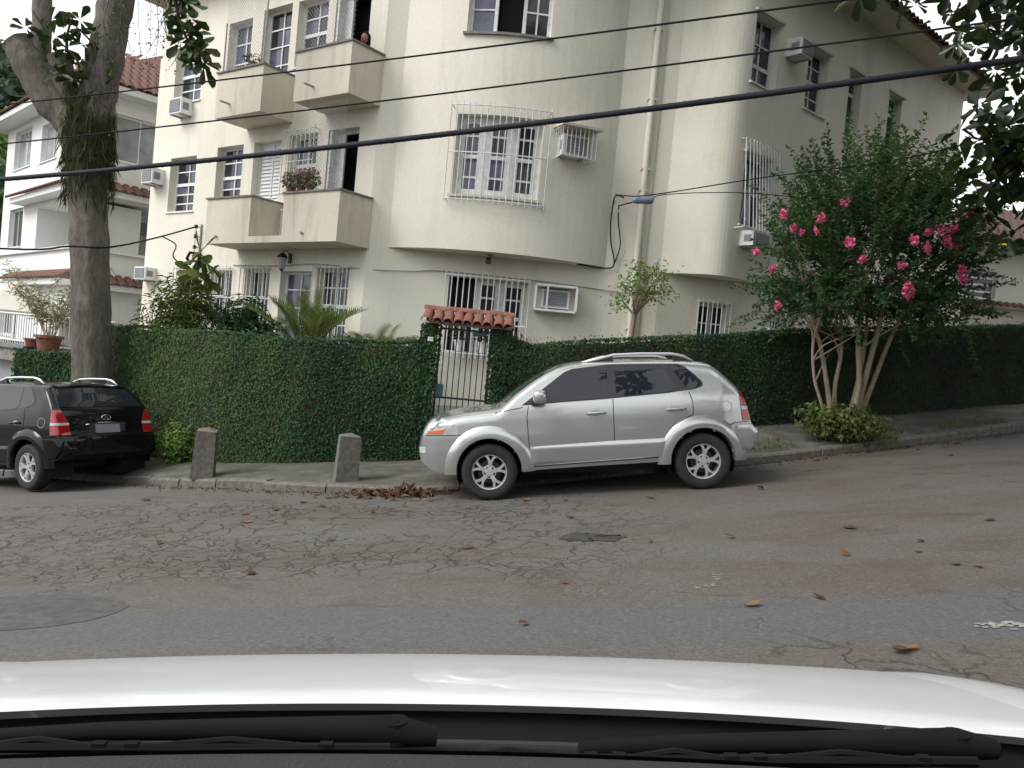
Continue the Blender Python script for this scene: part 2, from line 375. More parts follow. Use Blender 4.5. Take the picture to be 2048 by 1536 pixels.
# pavement cement
m, t, b, out = nmat('pavement_cement'); M['pave'] = m; v = coord(t)
c = ramp(t, noise(t, v, 3.0, 7, .65), [(.3, (.052, .047, .040)), (.55, (.105, .096, .084)), (.75, (.165, .152, .132))]).outputs[0]
c = mixc(t, ramp(t, noise(t, coord(t, (1, 1, 1)), .9, 5, .6), [(.5, (0, 0, 0)), (.66, (.7, .7, .7))]).outputs[0], c, (.055, .062, .030))
t.links.new(c, b.inputs['Base Color']); b.inputs['Roughness'].default_value = .9; bump(t, b, noise(t, v, 14, 6), .5, .02)

# road
xs = np.unique(np.concatenate([np.linspace(-60, -12, 13), np.linspace(-12, 14, 105), np.linspace(14, 60, 13)]))
ys = np.unique(np.concatenate([np.linspace(-14, 3, 12), np.linspace(3, 20, 69), np.linspace(20, 40, 9)]))
P_ = []
for y in ys:
    z = road_h(xs, np.full_like(xs, y))+.008*np.sin(xs*1.7+y*.6)*np.cos(y*1.3)
    P_.append([(x, y, zz) for x, zz in zip(xs, z)])
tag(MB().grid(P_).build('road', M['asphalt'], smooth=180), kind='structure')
# ground to the horizon
gx = np.concatenate([[-900, -400, -150, -80], np.linspace(-60, 60, 25), [80, 150, 400, 900]])
gy = np.concatenate([[-900, -300, -100], np.linspace(-40, 60, 21), [80, 150, 400, 900]])
tag(MB().grid([[(x, y, float(road_h(x, max(y, 9)))-.6-.0008*max(0, abs(x)-60)) for x in gx] for y in gy]).build('ground', M['soil'], smooth=180), kind='structure')
# pavement
rows = []
for i in range(len(kerb)):
    r = []
    for s in np.linspace(0, 1, 7):
        a = kerb[i]*(1-s)+wl[i]*s; n = wl[i]-kerb[i]; n = n/np.linalg.norm(n)
        if s == 0: a = kerb[i]+n*.07
        r.append((a[0], a[1], kz[i]*(1-s)+wz[i]*s - (.025 if s == 0 else 0)+.006*math.sin(a[0]*2.1+s*9)))
    rows.append(r)
pav = tag(MB().grid(rows).build('pavement', M['pave'], smooth=180, fixn=True), kind='structure')
# kerb stones, one by one
cum = np.concatenate([[0], np.cumsum(np.linalg.norm(np.diff(kerb, axis=0), axis=1))])
s = float(np.interp(-13, kerb[:, 0], cum)); s_end = float(np.interp(15, kerb[:, 0], cum))
def kp(s):
    x = float(np.interp(s, cum, kerb[:, 0])); y = float(np.interp(s, cum, kerb[:, 1])); z = float(np.interp(s, cum, kz)); return Vector((x, y, z))
while s < s_end:
    L = random.uniform(.75, 1.15); mb = MB(); P0 = []
    dz = random.uniform(-.012, .012); dn = random.uniform(-.015, .015)
    for k in range(5):
        q = kp(s+.006+(L-.012)*k/4); q2 = kp(s+.006+(L-.012)*k/4+.02); tt = (q2-q); tt.z = 0; tt.normalize(); nn = Vector((-tt.y, tt.x, 0))
        j = random.uniform(-.006, .006)
        P0.append([q+nn*(dn+j)+Vector((0, 0, -.35)), q+nn*(dn+j)+Vector((0, 0, dz-.03)), q+nn*(dn+.025+j)+Vector((0, 0, dz)), q+nn*(.165)+Vector((0, 0, dz+.006)), q+nn*.165+Vector((0, 0, -.3))])
    mb.grid(P0); mb.f.append((0, 1, 2, 3, 4)); mb.f.append((24, 23, 22, 21, 20))
    mb.build('kerb_stone', M['granite'], pav, smooth=35, fixn=True); s += L
# garden floor behind the wall
rows = []
for x in np.linspace(-9, 14, 47):
    wy, wzz = wallline_at(x); rows.append([(x, wy+.12+(5.5-.12)*f, (wzz+.1)*(1-min(1, f*2))+(.62 if x < 5 else max(.62, wzz+.05))*min(1, f*2)) for f in np.linspace(0, 1, 9)])
tag(MB().grid(rows).build('garden_path', M['concrete'], smooth=180), kind='structure')

# ------------------------------------------------------------------ foliage helper
def leafmesh(name, P, Nn, size, mat, parent=None, aspect=.5, D=None, fold=.12, tint=None, world=True, shape='diamond'):
    P = np.asarray(P, float); n = len(P); Nn = np.asarray(Nn, float)
    Nn = Nn/np.maximum(1e-9, np.linalg.norm(Nn, axis=1, keepdims=True))
    if D is None: D = rng.normal(size=(n, 3))
    D = D-Nn*np.sum(D*Nn, axis=1, keepdims=True); D = D/np.maximum(1e-9, np.linalg.norm(D, axis=1, keepdims=True))
    S = np.cross(Nn, D); L = np.asarray(size, float)*rng.uniform(.7, 1.25, n) if not hasattr(size, '__len__') else np.asarray(size)
    L = L[:, None]; W = L*aspect
    if shape == 'diamond':
        V = np.stack([P, P+D*L*.45+S*W*.5+Nn*L*fold, P+D*L, P+D*L*.45-S*W*.5+Nn*L*fold], 1); k = 4
        F = np.array([[0, 1, 2], [0, 2, 3]])
    else:   # broad obovate leaf
        V = np.stack([P, P+D*L*.35+S*W*.28+Nn*L*fold*.6, P+D*L*.7+S*W*.5+Nn*L*fold, P+D*L*.93+S*W*.27+Nn*L*fold*.3, P+D*L-Nn*L*fold*.4,
                      P+D*L*.93-S*W*.27+Nn*L*fold*.3, P+D*L*.7-S*W*.5+Nn*L*fold, P+D*L*.35-S*W*.28+Nn*L*fold*.6, P+D*L*.6-Nn*L*fold*.2], 1); k = 9
        F = np.array([[8, 0, 1], [8, 1, 2], [8, 2, 3], [8, 3, 4], [8, 4, 5], [8, 5, 6], [8, 6, 7], [8, 7, 0]])
    me = bpy.data.meshes.new(name); V = V.reshape(-1, 3); me.vertices.add(len(V)); me.vertices.foreach_set('co', V.ravel())
    FF = (F[None]+(np.arange(n)*k)[:, None, None]).reshape(-1, 3); me.loops.add(FF.size); me.loops.foreach_set('vertex_index', FF.ravel().astype(np.int32))
    me.polygons.add(len(FF)); me.polygons.foreach_set('loop_start', (np.arange(len(FF))*3).astype(np.int32)); me.update(calc_edges=True)
    if tint is None: tint = rng.beta(2.2, 2.6, n)
    at = me.attributes.new('tint', 'FLOAT', 'POINT'); at.data.foreach_set('value', np.repeat(tint, k).astype(np.float32))
    me.materials.append(mat); me.polygons.foreach_set('use_smooth', [shape != 'diamond']*len(FF))
    o = bpy.data.objects.new(name, me); COL.objects.link(o)
    if parent is not None:
        if world: wparent(o, parent)
        else: o.parent = parent
    return o
def lumps(P, sc, seed=0):
    """cheap smooth pseudo-noise in 0..1"""
    r = np.random.default_rng(seed); out = np.zeros(len(P))
    for k in range(7):
        d = r.normal(size=3); d = d/np.linalg.norm(d)*sc*(1+.6*k); out += np.sin(P@d+r.uniform(0, 6.28))/(1+.45*k)
    return 1/(1+np.exp(-out*1.3))

# ------------------------------------------------------------------ facade builder
class Path:
    def __init__(s, pts):
        s.p = [Vector((x, y)) for x, y in pts]; s.c = [0]
        for a, b in zip(s.p[:-1], s.p[1:]): s.c.append(s.c[-1]+(b-a).length)
        s.L = s.c[-1]
    def seg(s, u):
        i = 0
        while i < len(s.p)-2 and u > s.c[i+1]: i += 1
        return i
    def tan(s, u):
        i = s.seg(u); return (s.p[i+1]-s.p[i]).normalized()
    def pos(s, u, z=0, off=0):
        i = s.seg(u); t = (s.p[i+1]-s.p[i]).normalized(); n = Vector((t.y, -t.x)); q = s.p[i]+t*(u-s.c[i])+n*off
        return Vector((q.x, q.y, z))
    def ux(s, X):
        for i in range(len(s.p)-1):
            if s.p[i].x <= X <= s.p[i+1].x: return s.c[i]+(X-s.p[i].x)/max(1e-9, s.p[i+1].x-s.p[i].x)*(s.c[i+1]-s.c[i])
        return 0
def wall(path, u0, u1, z0, z1, ops, mat, parent, name='wall', depth=.2):
    us = {round(u0, 4), round(u1, 4)}; zs = {z0, z1}
    for o in ops: us |= {round(o[0], 4), round(o[1], 4)}; zs |= {o[2], o[3]}
    us |= {round(c, 4) for c in path.c if u0 < c < u1}
    us = sorted(us); zs = sorted(zs); mb = MB()
    for a, b in zip(us[:-1], us[1:]):
        if b-a < 1e-3: continue
        m_ = (a+b)/2
        i = path.seg(m_); t_ = path.tan(m_)
        pa, pb = path.pos(a+1e-5), path.pos(b-1e-5)
        for c, d in zip(zs[:-1], zs[1:]):
            zm = (c+d)/2
            if any(o[0] < m_ < o[1] and o[2] < zm < o[3] for o in ops): continue
            mb.add([(pa.x, pa.y, c), (pb.x, pb.y, c), (pb.x, pb.y, d), (pa.x, pa.y, d)], [(0, 1, 2, 3)])
    for o in ops:
        ua, ub, za, zb = o[:4]; dp = o[4] if len(o) > 4 else depth
        uu = [ua+1e-4]+[c for c in path.c if ua < c < ub]+[ub-1e-4]
        fr = [path.pos(u) for u in uu]; bk = [path.pos(u, 0, -dp) for u in uu]
        for k in range(len(uu)-1):
            for z, rev in ((za, 0), (zb, 1)):
                q = [(fr[k].x, fr[k].y, z), (fr[k+1].x, fr[k+1].y, z), (bk[k+1].x, bk[k+1].y, z), (bk[k].x, bk[k].y, z)]
                mb.add(q, [(0, 1, 2, 3) if not rev else (3, 2, 1, 0)])
        for k, rev in ((0, 0), (-1, 1)):
            q = [(fr[k].x, fr[k].y, za), (bk[k].x, bk[k].y, za), (bk[k].x, bk[k].y, zb), (fr[k].x, fr[k].y, zb)]
            mb.add(q, [(0, 1, 2, 3) if not rev else (3, 2, 1, 0)])
        if len(o) > 5 and o[5]:
            for k in range(len(uu)-1):
                mb.add([(bk[k].x, bk[k].y, za), (bk[k+1].x, bk[k+1].y, za), (bk[k+1].x, bk[k+1].y, zb), (bk[k].x, bk[k].y, zb)], [(0, 1, 2, 3)])
    return mb.build(name, mat, parent)
def segbox(mb, A, B, n, z0, z1, o0, o1):
    """box on the plan segment A-B, between offsets o0 (inner) and o1 (outer) along n"""
    V = [A+n*o0, B+n*o0, B+n*o1, A+n*o1]
    return mb.add([(p.x, p.y, z) for z in (z0, z1) for p in V], [(0, 3, 2, 1), (4, 5, 6, 7), (0, 1, 5, 4), (1, 2, 6, 5), (2, 3, 7, 6), (3, 0, 4, 7)])
def window(parent, path, ua, ub, za, zb, cols=2, rows=(.5,), rec=.13, fw=.055, mw=.028, fm=None, pm=None, name='window', sill=True, midrail=None, mull=0):
    """framed window: frame mesh with one child per pane"""
    fm = fm or M['white']; pm = pm or [M['pane']]
    A = path.pos(ua); B = path.pos(ub); A2 = Vector((A.x, A.y)); B2 = Vector((B.x, B.y)); t_ = (B2-A2); L = t_.length; t_.normalize(); n = Vector((t_.y, -t_.x))
    def q(s): return A2+t_*s
    mb = MB(); h = zb-za
    segbox(mb, q(0), q(fw), n, za, zb, -rec-.06, -rec); segbox(mb, q(L-fw), q(L), n, za, zb, -rec-.06, -rec)
    segbox(mb, q(fw), q(L-fw), n, zb-fw, zb, -rec-.06, -rec-.002); segbox(mb, q(fw), q(L-fw), n, za, za+fw, -rec-.06, -rec-.002)
    zed = [za+fw]+[za+h*f for f in rows]+[zb-fw]; xed = [fw+(L-2*fw)*k/cols for k in range(cols+1)]
    for i, z in enumerate(zed[1:-1]):
        w_ = .07 if midrail is not None and i == midrail else mw
        segbox(mb, q(fw), q(L-fw), n, z-w_/2, z+w_/2, -rec-.05, -rec-(.004 if w_ == mw else -.006))
    for k, x in enumerate(xed[1:-1]):
        w_ = mull if mull and (k+1) % 1 == 0 and cols <= 3 else mw
        segbox(mb, q(x-w_/2), q(x+w_/2), n, za+fw, zb-fw, -rec-.055, -rec-.007)
    if sill: segbox(mb, q(-.04), q(L+.04), n, za-.035, za-.002, -rec, .035)
    wd = mb.build(name, fm, parent)
    for i in range(len(zed)-1):
        for k in range(cols):
            pb = MB(); segbox(pb, q(xed[k]), q(xed[k+1]), n, zed[i], zed[i+1], -rec-.042, -rec-.030)
            p_ = pb.build('pane', pm[(i*cols+k) % len(pm)], wd)
    # dark room behind
    return wd
def grille(parent, path, ua, ub, za, zb, off, n, rad=.009, mat=None, rails=(0, 1), hooks=True):
    mat = mat or M['oldwhite']; mb = MB(); K = max(2, int((ub-ua)/.12))
    for f in rails:
        z = za+(zb-za)*f; mb.tube([path.pos(ua+(ub-ua)*k/K, z, off) for k in range(K+1)], rad*1.2, 6)
    for u in (ua, ub):
        mb.tube([path.pos(u, za-.02, off), path.pos(u, zb+.02, off)], rad, 6)
        for f in (rails[0], rails[-1]):
            z = za+(zb-za)*f; mb.tube([path.pos(u, z, off), path.pos(u, z, -.02)], rad, 6)
    g_ = mb.build('window_grille', mat, parent, smooth=60)
    bm_ = None
    for k in range(1, n-1):
        u = ua+(ub-ua)*(k+.0)/(n-1); p_ = path.pos(u, 0, off)
        if bm_ is None: bm_ = MB().tube([(0, 0, za-.02), (0, 0, zb+.02)], rad, 6).mesh('bar', mat, 60)
        inst('bar', bm_, g_, (p_.x, p_.y, 0))
    return g_

# ------------------------------------------------------------------ apartment building
J = (-2.96, 15.5); dA = (math.cos(R(-36)), math.sin(R(-36))); dD = (math.cos(R(41)), math.sin(R(41)))
LA = 7.7
PA = Path([(J[0]-dA[0]*LA, J[1]-dA[1]*LA), J])
def uA(s): return LA+s
up = [J, (-2.56, 15.5)]
cxb, halfb, bul = -.51, 2.05, .70; Rb = (halfb**2+bul**2)/(2*bul)
for k in range(1, 24):
    x = -2.56+4.1*k/24; up.append((x, 15.5-(math.sqrt(Rb**2-(x-cxb)**2)-(Rb-bul))))
up += [(1.54, 15.5), (2.58, 15.5)]
T = (4.0, 15.16+(.17)/dD[0]*dD[1]); b0 = Vector((2.58, 15.5)); b1 = b0+Vector((.75, -.36)); b2 = Vector(T)-Vector(dD)*.62; b3 = Vector(T)
for k in range(1, 17):
    f = k/16; q = b0*(1-f)**3+b1*3*f*(1-f)**2+b2*3*f*f*(1-f)+b3*f**3; up.append((q.x, q.y))
sT = .17/dD[0]; LD = 9.37
up.append((3.83+dD[0]*LD, 15.16+dD[1]*LD))
PU = Path(up)
uT = PU.c[len(up)-2]
def uD(s): return uT+(s-sT)
gdn = (dD[1], -dD[0])
G0 = (4.62-gdn[0]*.1, 15.95)
PG = Path([J, (2.58, 15.5), (4.60, 15.93), (4.60+dD[0]*8.2, 15.93+dD[1]*8.2)])
ZB, Z1, ZT = .2, 3.42, 9.45
bld = thing('apartment_building', 'cream three storey apartment block with rounded bays and parapet balconies', 'building', (-1, 18, .2))
opA = {'w1': (-6.90, -5.84, 4.28, 5.55), 'w2': (-5.05, -4.1, 4.28, 5.66), 'sh': (-3.72, -2.79, 3.48, 5.66), 'w4': (-2.55, -1.68, 4.5, 5.70), 'd5': (-1.36, -.48, 3.48, 5.70),
       't1': (-7.02, -5.92, 6.84, 8.16), 't2': (-4.98, -4.14, 7.1, 8.40), 't3': (-3.76, -2.82, 6.13, 8.48), 't4': (-2.62, -1.68, 7.1, 8.46), 't5': (-1.46, -.46, 6.13, 8.46),
       'g0': (-6.2, -5.4, 1.7, 2.92), 'g1': (-4.97, -4.12, 1.75, 2.92), 'g2': (-3.66, -2.83, 1.75, 2.95), 'gd': (-2.47, -1.51, .62, 2.92), 'g3': (-1.33, -.42, 1.52, 2.98)}
wall(PA, 0, LA, ZB, ZT, [(uA(a), uA(b), c, d) for a, b, c, d in opA.values()], M['wall'], bld, depth=.24)
def wA(k, **kw):
    a, b, c, d = opA[k]; return window(bld, PA, uA(a), uA(b), c, d, **kw)
PM = [M['pane'], M['pane2'], M['pane']]
wA('w1', cols=2, rows=(.17, .34, .52, .76), midrail=2, rec=.17, pm=PM); wA('w2', cols=2, rows=(.17, .34, .52, .76), midrail=2, rec=.17, pm=PM)
wA('t1', cols=2, rows=(.25, .5, .75), midrail=1, rec=.17, pm=PM); wA('t2', cols=2, rows=(.33, .66), rec=.17, pm=[M['pane2'], M['pane']]); wA('t4', cols=2, rows=(.25, .5, .75), midrail=1, rec=.17, pm=PM)
wA('w4', cols=2, rows=(.25, .5, .75), midrail=1, rec=.17, pm=PM)
wA('g0', cols=2, rows=(.5,), rec=.15); wA('g1', cols=2, rows=(.5,), rec=.15); wA('g2', cols=2, rows=(.5,), rec=.15); wA('g3', cols=2, rows=(.25, .5, .75), midrail=1, rec=.15)
wA('gd', cols=2, rows=(.36, .52, .68, .84), rec=.15, name='door', sill=False, pm=[M['pane2']])
wA('t3', cols=2, rows=(.34, .5, .67, .83), rec=.17, name='door', sill=False, pm=PM)
# louvred shutter door on the first floor
a, b_, c, d = opA['sh']; sd_ = window(bld, PA, uA(a), uA(b_), c, d, cols=2, rows=(.5,), rec=.15, name='shutter_door', sill=False, pm=[M['white']])
for hcol in (0, 1):
    for k in range(26):
        z = c+.12+k*.078; A = PA.pos(uA(a)+.09+hcol*.42); B = PA.pos(uA(a)+.44+hcol*.42); tt = Vector((dA[0], dA[1])); nn = Vector((tt.y, -tt.x))
        mb = MB(); mb.add([(*(Vector((A.x, A.y))-nn*.182), z), (*(Vector((B.x, B.y))-nn*.182), z), (*(Vector((B.x, B.y))-nn*.155), z-.05), (*(Vector((A.x, A.y))-nn*.155), z-.05)], [(0, 3, 2, 1)])
        mb.build('slat', M['white'], sd_)
# dark open doorways with one leaf folded back
for k in ('d5', 't5'):
    a, b_, c, d = opA[k]
    mb = MB(); A = PA.pos(uA(a), 0, -.6); B = PA.pos(uA(b_), 0, -.6); A1 = PA.pos(uA(a), 0, -.24); B1 = PA.pos(uA(b_), 0, -.24)
    for z in (c, d): mb.add([(A1.x, A1.y, z), (B1.x, B1.y, z), (B.x, B.y, z), (A.x, A.y, z)], [(0, 1, 2, 3)])
    mb.add([(A.x, A.y, c), (B.x, B.y, c), (B.x, B.y, d), (A.x, A.y, d)], [(0, 1, 2, 3)])
    mb.add([(A1.x, A1.y, c), (A.x, A.y, c), (A.x, A.y, d), (A1.x, A1.y, d)], [(0, 1, 2, 3)]); mb.add([(B1.x, B1.y, c), (B.x, B.y, c), (B.x, B.y, d), (B1.x, B1.y, d)], [(0, 1, 2, 3)])
    mb.build('doorway', M['room'], bld)
    mb = MB(); tt = Vector(dA); nn = Vector((tt.y, -tt.x)); A = PA.pos(uA(a)); A2 = Vector((A.x, A.y))
    segbox(mb, A2+tt*.03, A2+tt*.08, nn, c, d, -.24, -.02); segbox(mb, A2+tt*.08, A2+tt*.30, nn, c, d, -.22, -.18); mb.build('door', M['oldwhite'], bld)
    mb = MB(); B = PA.pos(uA(b_)); B2 = Vector((B.x, B.y)); segbox(mb, A2+tt*.3, B2-tt*.02, nn, d-.06, d, -.22, -.17); mb.build('door_head', M['oldwhite'], bld)
for k, n in (('g0', 8), ('g1', 8), ('g2', 8), ('g3', 9)):
    a, b_, c, d = opA[k]; grille(bld, PA, uA(a)-.04, uA(b_)+.04, c-.05, d+.06, .10, n, .011, rails=(.03, .5, .97))
a, b_, c, d = opA['w4']; grille(bld, PA, uA(a)-.04, uA(b_)+.04, c-.05, d+.1, .12, 8, .010, rails=(.03, .5, .97))
# upper wall: bay, rounded corner, right-hand face
zf = .957
bayw = (PU.ux(-1.42), PU.ux(.14), 4.42, 5.86); topw = (PU.ux(-1.40), PU.ux(.12), 7.33, 8.75)
opD = {'w1': (.04, .83, 7.03, 8.30), 'w2': (1.88, 2.66, 7.04, 8.28), 'w3': (3.55, 4.10, 6.9, 8.30), 'w4': (5.38, 6.02, 7.0, 8.35), 'm1': (.10, .92, 4.42, 5.74), 'm2': (3.0, 3.8, 4.42, 5.7)}
wall(PU, 0, PU.L, Z1, ZT, [bayw, topw]+[(uD(a), uD(b), c, d) for a, b, c, d in opD.values()], M['wall'], bld, depth=.24)
for (u0, u1, z0, z1), op in ((bayw, False), (topw, True)):
    W3 = (u1-u0)/3
    for k in range(3):
        if op and k == 1:
            mb = MB(); q0 = PU.pos(u0+W3, 0, -.5); q1 = PU.pos(u0+2*W3, 0, -.5); mb.add([(q0.x, q0.y, z0), (q1.x, q1.y, z0), (q1.x, q1.y, z1), (q0.x, q0.y, z1)], [(0, 1, 2, 3)]); mb.build('room_back', M['room'], bld); continue
        if not op:
            window(bld, PU, u0+W3*k, u0+W3*(k+1), z0, z1, cols=1, rows=(.24, .5, .76), midrail=1, rec=.16, fw=.13, mw=.035, fm=M['oldwhite'], pm=[[M['pane2'], M['pane2']], [M['pane'], M['pane2']], [M['pane'], M['pane']]][k], sill=False)
        else:
            window(bld, PU, u0+W3*k, u0+W3*(k+1), z0, z1, cols=1 if k == 0 else 2, rows=(.33, .66), rec=.16, fw=.06, fm=M['oldwhite'], pm=[M['pane2'] if k == 0 else M['pane']], sill=False)
    mb = MB(); K = 14
    for k in range(K):
        a_ = PU.pos(u0-.05+(u1-u0+.1)*k/K); c_ = PU.pos(u0-.05+(u1-u0+.1)*(k+1)/K); tt = Vector((c_.x-a_.x, c_.y-a_.y)).normalized(); nn = Vector((tt.y, -tt.x))
        segbox(mb, Vector((a_.x, a_.y)), Vector((c_.x, c_.y)), nn, z0-.05, z0-.003, -.1, .05)
    mb.build('window_sill', M['concrete'] if op else M['wall2'], bld)
grille(bld, PU, PU.ux(-1.50), PU.ux(.24), 4.27, 6.02, .13, 17, .010, rails=(.02, .5, .98))
for k, (cols, rows) in {'w1': (2, (.3, .62)), 'w2': (2, (.25, .5, .75)), 'w3': (1, (.7,)), 'w4': (1, (.7,)), 'm1': (2, (.5,)), 'm2': (2, (.5,))}.items():
    a, b_, c, d = opD[k]; window(bld, PU, uD(a), uD(b_), c, d, cols=cols, rows=rows, rec=.15, fm=M['oldwhite'], midrail=0 if len(rows) < 3 else 1)
    mb = MB(); A = PU.pos(uD(a)); B = PU.pos(uD(b_)); tt = Vector(dD); nn = Vector((tt.y, -tt.x))
    segbox(mb, Vector((A.x, A.y))-tt*.06, Vector((B.x, B.y))+tt*.06, nn, d+.003, d+.05, -.02, .07); mb.build('window_head', M['wall2'], bld)
# tilted projecting grille on the right-hand face, first floor
a, b_, c, d = opD['m1']; mb = MB(); bars = []
for z, o in ((c-.10, .27), (d+.22, .10)):
    mb.tube([PU.pos(uD(a)-.12, z, o), PU.pos(uD(b_)+.12, z, o)], .012, 6)
for u in (uD(a)-.12, uD(b_)+.12): mb.tube([PU.pos(u, c-.1, .27), PU.pos(u, c-.1, 0)], .012, 6)
for u in (uD(a)-.12, uD(b_)+.12): mb.tube([PU.pos(u, c-.1, .27), PU.pos(u, d+.22, .10), PU.pos(u, d+.22, 0)], .012, 6)
g_ = mb.build('window_grille', M['oldwhite'], bld)
for k in range(12):
    u = uD(a)-.12+(b_-a+.24)*k/11; MB().tube([PU.pos(u, c-.1, .27), PU.pos(u, d+.22, .10)], .011, 6).build('bar', M['oldwhite'], g_)
# ground floor under the bays
gw = (PG.ux(-1.36), PG.ux(.12), 1.60, 3.00); g2 = (PG.ux(3.42), PG.ux(4.0), 2.2, 2.95)
c3 = PG.c[2]; g3 = (c3+.5, c3+1.1, 2.25, 2.85); g4 = (c3+2.2, c3+3.4, 2.25, 2.95)
wall(PG, 0, PG.L, ZB, Z1, [gw, g2, g3, g4], M['wall'], bld, depth=.24)
W3 = (gw[1]-gw[0])/3
window(bld, PG, gw[0]+W3, gw[0]+2*W3, gw[2], gw[3], cols=1, rows=(.25, .5, .75), midrail=1, rec=.14, fw=.11, mw=.035, fm=M['oldwhite'])
window(bld, PG, gw[0]+2*W3, gw[1], gw[2], gw[3], cols=1, rows=(.25, .5, .75), midrail=1, rec=.14, fw=.11, mw=.035, fm=M['oldwhite'])
mb = MB(); q0 = PG.pos(gw[0], 0, -.35); q1 = PG.pos(gw[0]+W3, 0, -.35); mb.add([(q0.x-.1, q0.y, gw[2]), (q1.x+.1, q1.y, gw[2]), (q1.x+.1, q1.y, gw[3]), (q0.x-.1, q0.y, gw[3])], [(0, 1, 2, 3)]); mb.build('room_back', M['room'], bld)
grille(bld, PG, gw[0]-.05, gw[1]+.05, 1.50, 3.06, .16, 15, .012, M['white'], rails=(.04, .42, .97))
for g in (g2, g3, g4):
    window(bld, PG, g[0], g[1], g[2], g[3], cols=2, rows=(.5,), rec=.14); grille(bld, PG, g[0]-.04, g[1]+.04, g[2]-.04, g[3]+.05, .06, 8 if g is not g4 else 13, .013, M['white'] if g is not g4 else M['grey'], rails=(.03, .97))
# undersides of the bays
for lo, hi in ((-2.56, 1.54), (2.58, 99)):
    mb = MB()
    pts = [p for p in PU.p if lo-1e-6 <= p.x <= hi+1e-6 and (hi < 90 or p.x <= 4.7)]
    if hi > 90: pts.append(Vector((4.58, 15.16+(4.58-3.83)/dD[0]*dD[1])))
    for p, q in zip(pts[:-1], pts[1:]):
        def gy(x): return 15.5+.12 if x < 2.58 else 15.5+.12+max(0, (x-2.58))*.213
        mb.add([(p.x, p.y, Z1), (q.x, q.y, Z1), (q.x, gy(q.x), Z1), (p.x, gy(p.x), Z1)], [(0, 3, 2, 1)])
    mb.build('bay_underside', M['wall'], bld)
# overhanging floor on the right-hand face and the low annexe at its far end
mb = MB(); A = PG.pos(c3+.2, 0, 0); B = PU.pos(uD(LD)); mb.add([(4.58, 15.85, Z1), (B.x, B.y, Z1), (B.x-.7, B.y+.9, Z1), (4.3, 16.4, Z1)], [(0, 3, 2, 1)]); mb.build('floor_underside', M['wall'], bld)
mb = MB(); A = PU.pos(uD(LD)+.01, 0, .0); tt = Vector(dD); nn = Vector((tt.y, -tt.x)); A2 = Vector((A.x, A.y))
segbox(mb, A2, A2+tt*1.35, nn, 3.45, 4.95, -3, -.02); mb.build('annexe', M['wall2'], bld)
# hidden sides so that light does not leak
mb = MB(); A = PA.pos(0); B = PU.pos(PU.L); nA = Vector((dA[1], -dA[0])); nD = Vector((dD[1], -dD[0]))
A2 = Vector((A.x, A.y))-nA*9; B2 = Vector((B.x, B.y))-nD*9
for p, q in ((Vector((A.x, A.y)), A2), (A2, B2), (B2, Vector((B.x, B.y)))): mb.add([(q.x, q.y, ZB), (p.x, p.y, ZB), (p.x, p.y, ZT), (q.x, q.y, ZT)], [(0, 1, 2, 3)])
mb.build('rear_wall', M['wall'], bld)
# roof with eaves
ov = .6
out_ = []
ol = [Vector((PA.p[0].x, PA.p[0].y))+nA*ov-Vector(dA)*ov, Vector((-2.96, 15.5))+Vector((-.30, -1)).normalized()*(ov+.1), Vector((-.5, 14.8-ov)), Vector((2.6, 15.1-ov)), Vector((3.9, 15.05))+Vector((.35, -.55)), Vector((B.x, B.y))+nD*ov+Vector(dD)*ov, B2+Vector(dD)*ov-nD*ov, A2-Vector(dA)*ov-nA*ov]
mb = MB(); n = len(ol); cx = sum((p.x for p in ol))/n; cy = sum((p.y for p in ol))/n
mb.add([(p.x, p.y, ZT) for p in ol], [tuple(range(n))]); soff = mb.build('eaves', M['wall2'], bld)
mb = MB(); mb.add([(p.x, p.y, ZT) for p in ol]+[(p.x, p.y, ZT+.10) for p in ol]+[(cx, cy, ZT+2.6)], [(i, (i+1) % n, n+(i+1) % n, n+i) for i in range(n)]+[(n+i, n+(i+1) % n, 2*n) for i in range(n)])
roof = mb.build('roof', M['rooftile'], bld, fixn=True)
tm = MB(); pr = []
for k in range(9):
    a = math.pi*k/8; pr.append([(-.0, .095*math.cos(a), .07*math.sin(a)), (.5, .08*math.cos(a), .06*math.sin(a)+.04)])
tm.grid(pr); pr2 = [[(p[0][0], p[0][1]*.8, p[0][2]*.75), (p[1][0], p[1][1]*.8, p[1][2]*.75)] for p in pr]; tm.grid(pr2)
tm.add([p[0] for p in pr]+[p[0] for p in pr2], [(i, i+1, 9+i+1, 9+i) for i in range(8)])
tile_me = tm.mesh('roof_tile', M['rooftile'], 50)
e0, e1 = ol[4], ol[5]; tt = (e1-e0); Lr = tt.length; tt.normalize(); ang = math.atan2(tt.x, -tt.y)   # tile axis points inwards
k = 0; x = .1
while x < Lr:
    p = e0+tt*x; inn = Vector((-tt.y, tt.x)); inst('roof_tile', tile_me, roof, (p.x-inn.x*.08, p.y-inn.y*.08, ZT+.10+random.uniform(-.008, .008)), (0, -.16, math.atan2(inn.y, inn.x)+random.uniform(-.03, .03))); x += .205
# downpipe
dp = MB(); q = PU.pos(PU.ux(2.11), 0, .07); dp.tube([(q.x, q.y, .6), (q.x, q.y, 9.4)], .06, 12); dp.build('downpipe', M['wall'], bld, smooth=60)
mb = MB(); mb.tube([(q.x+.16, 15.47, .6), (q.x+.16, 15.47, 9.4)], .012, 6)
for z in (2.3, 3.6, 4.9, 5.3, 6.6, 7.9): mb.box((q.x, q.y+.02, z), (.16, .13, .03))
mb.build('pipe_clamps', M['wall2'], bld)
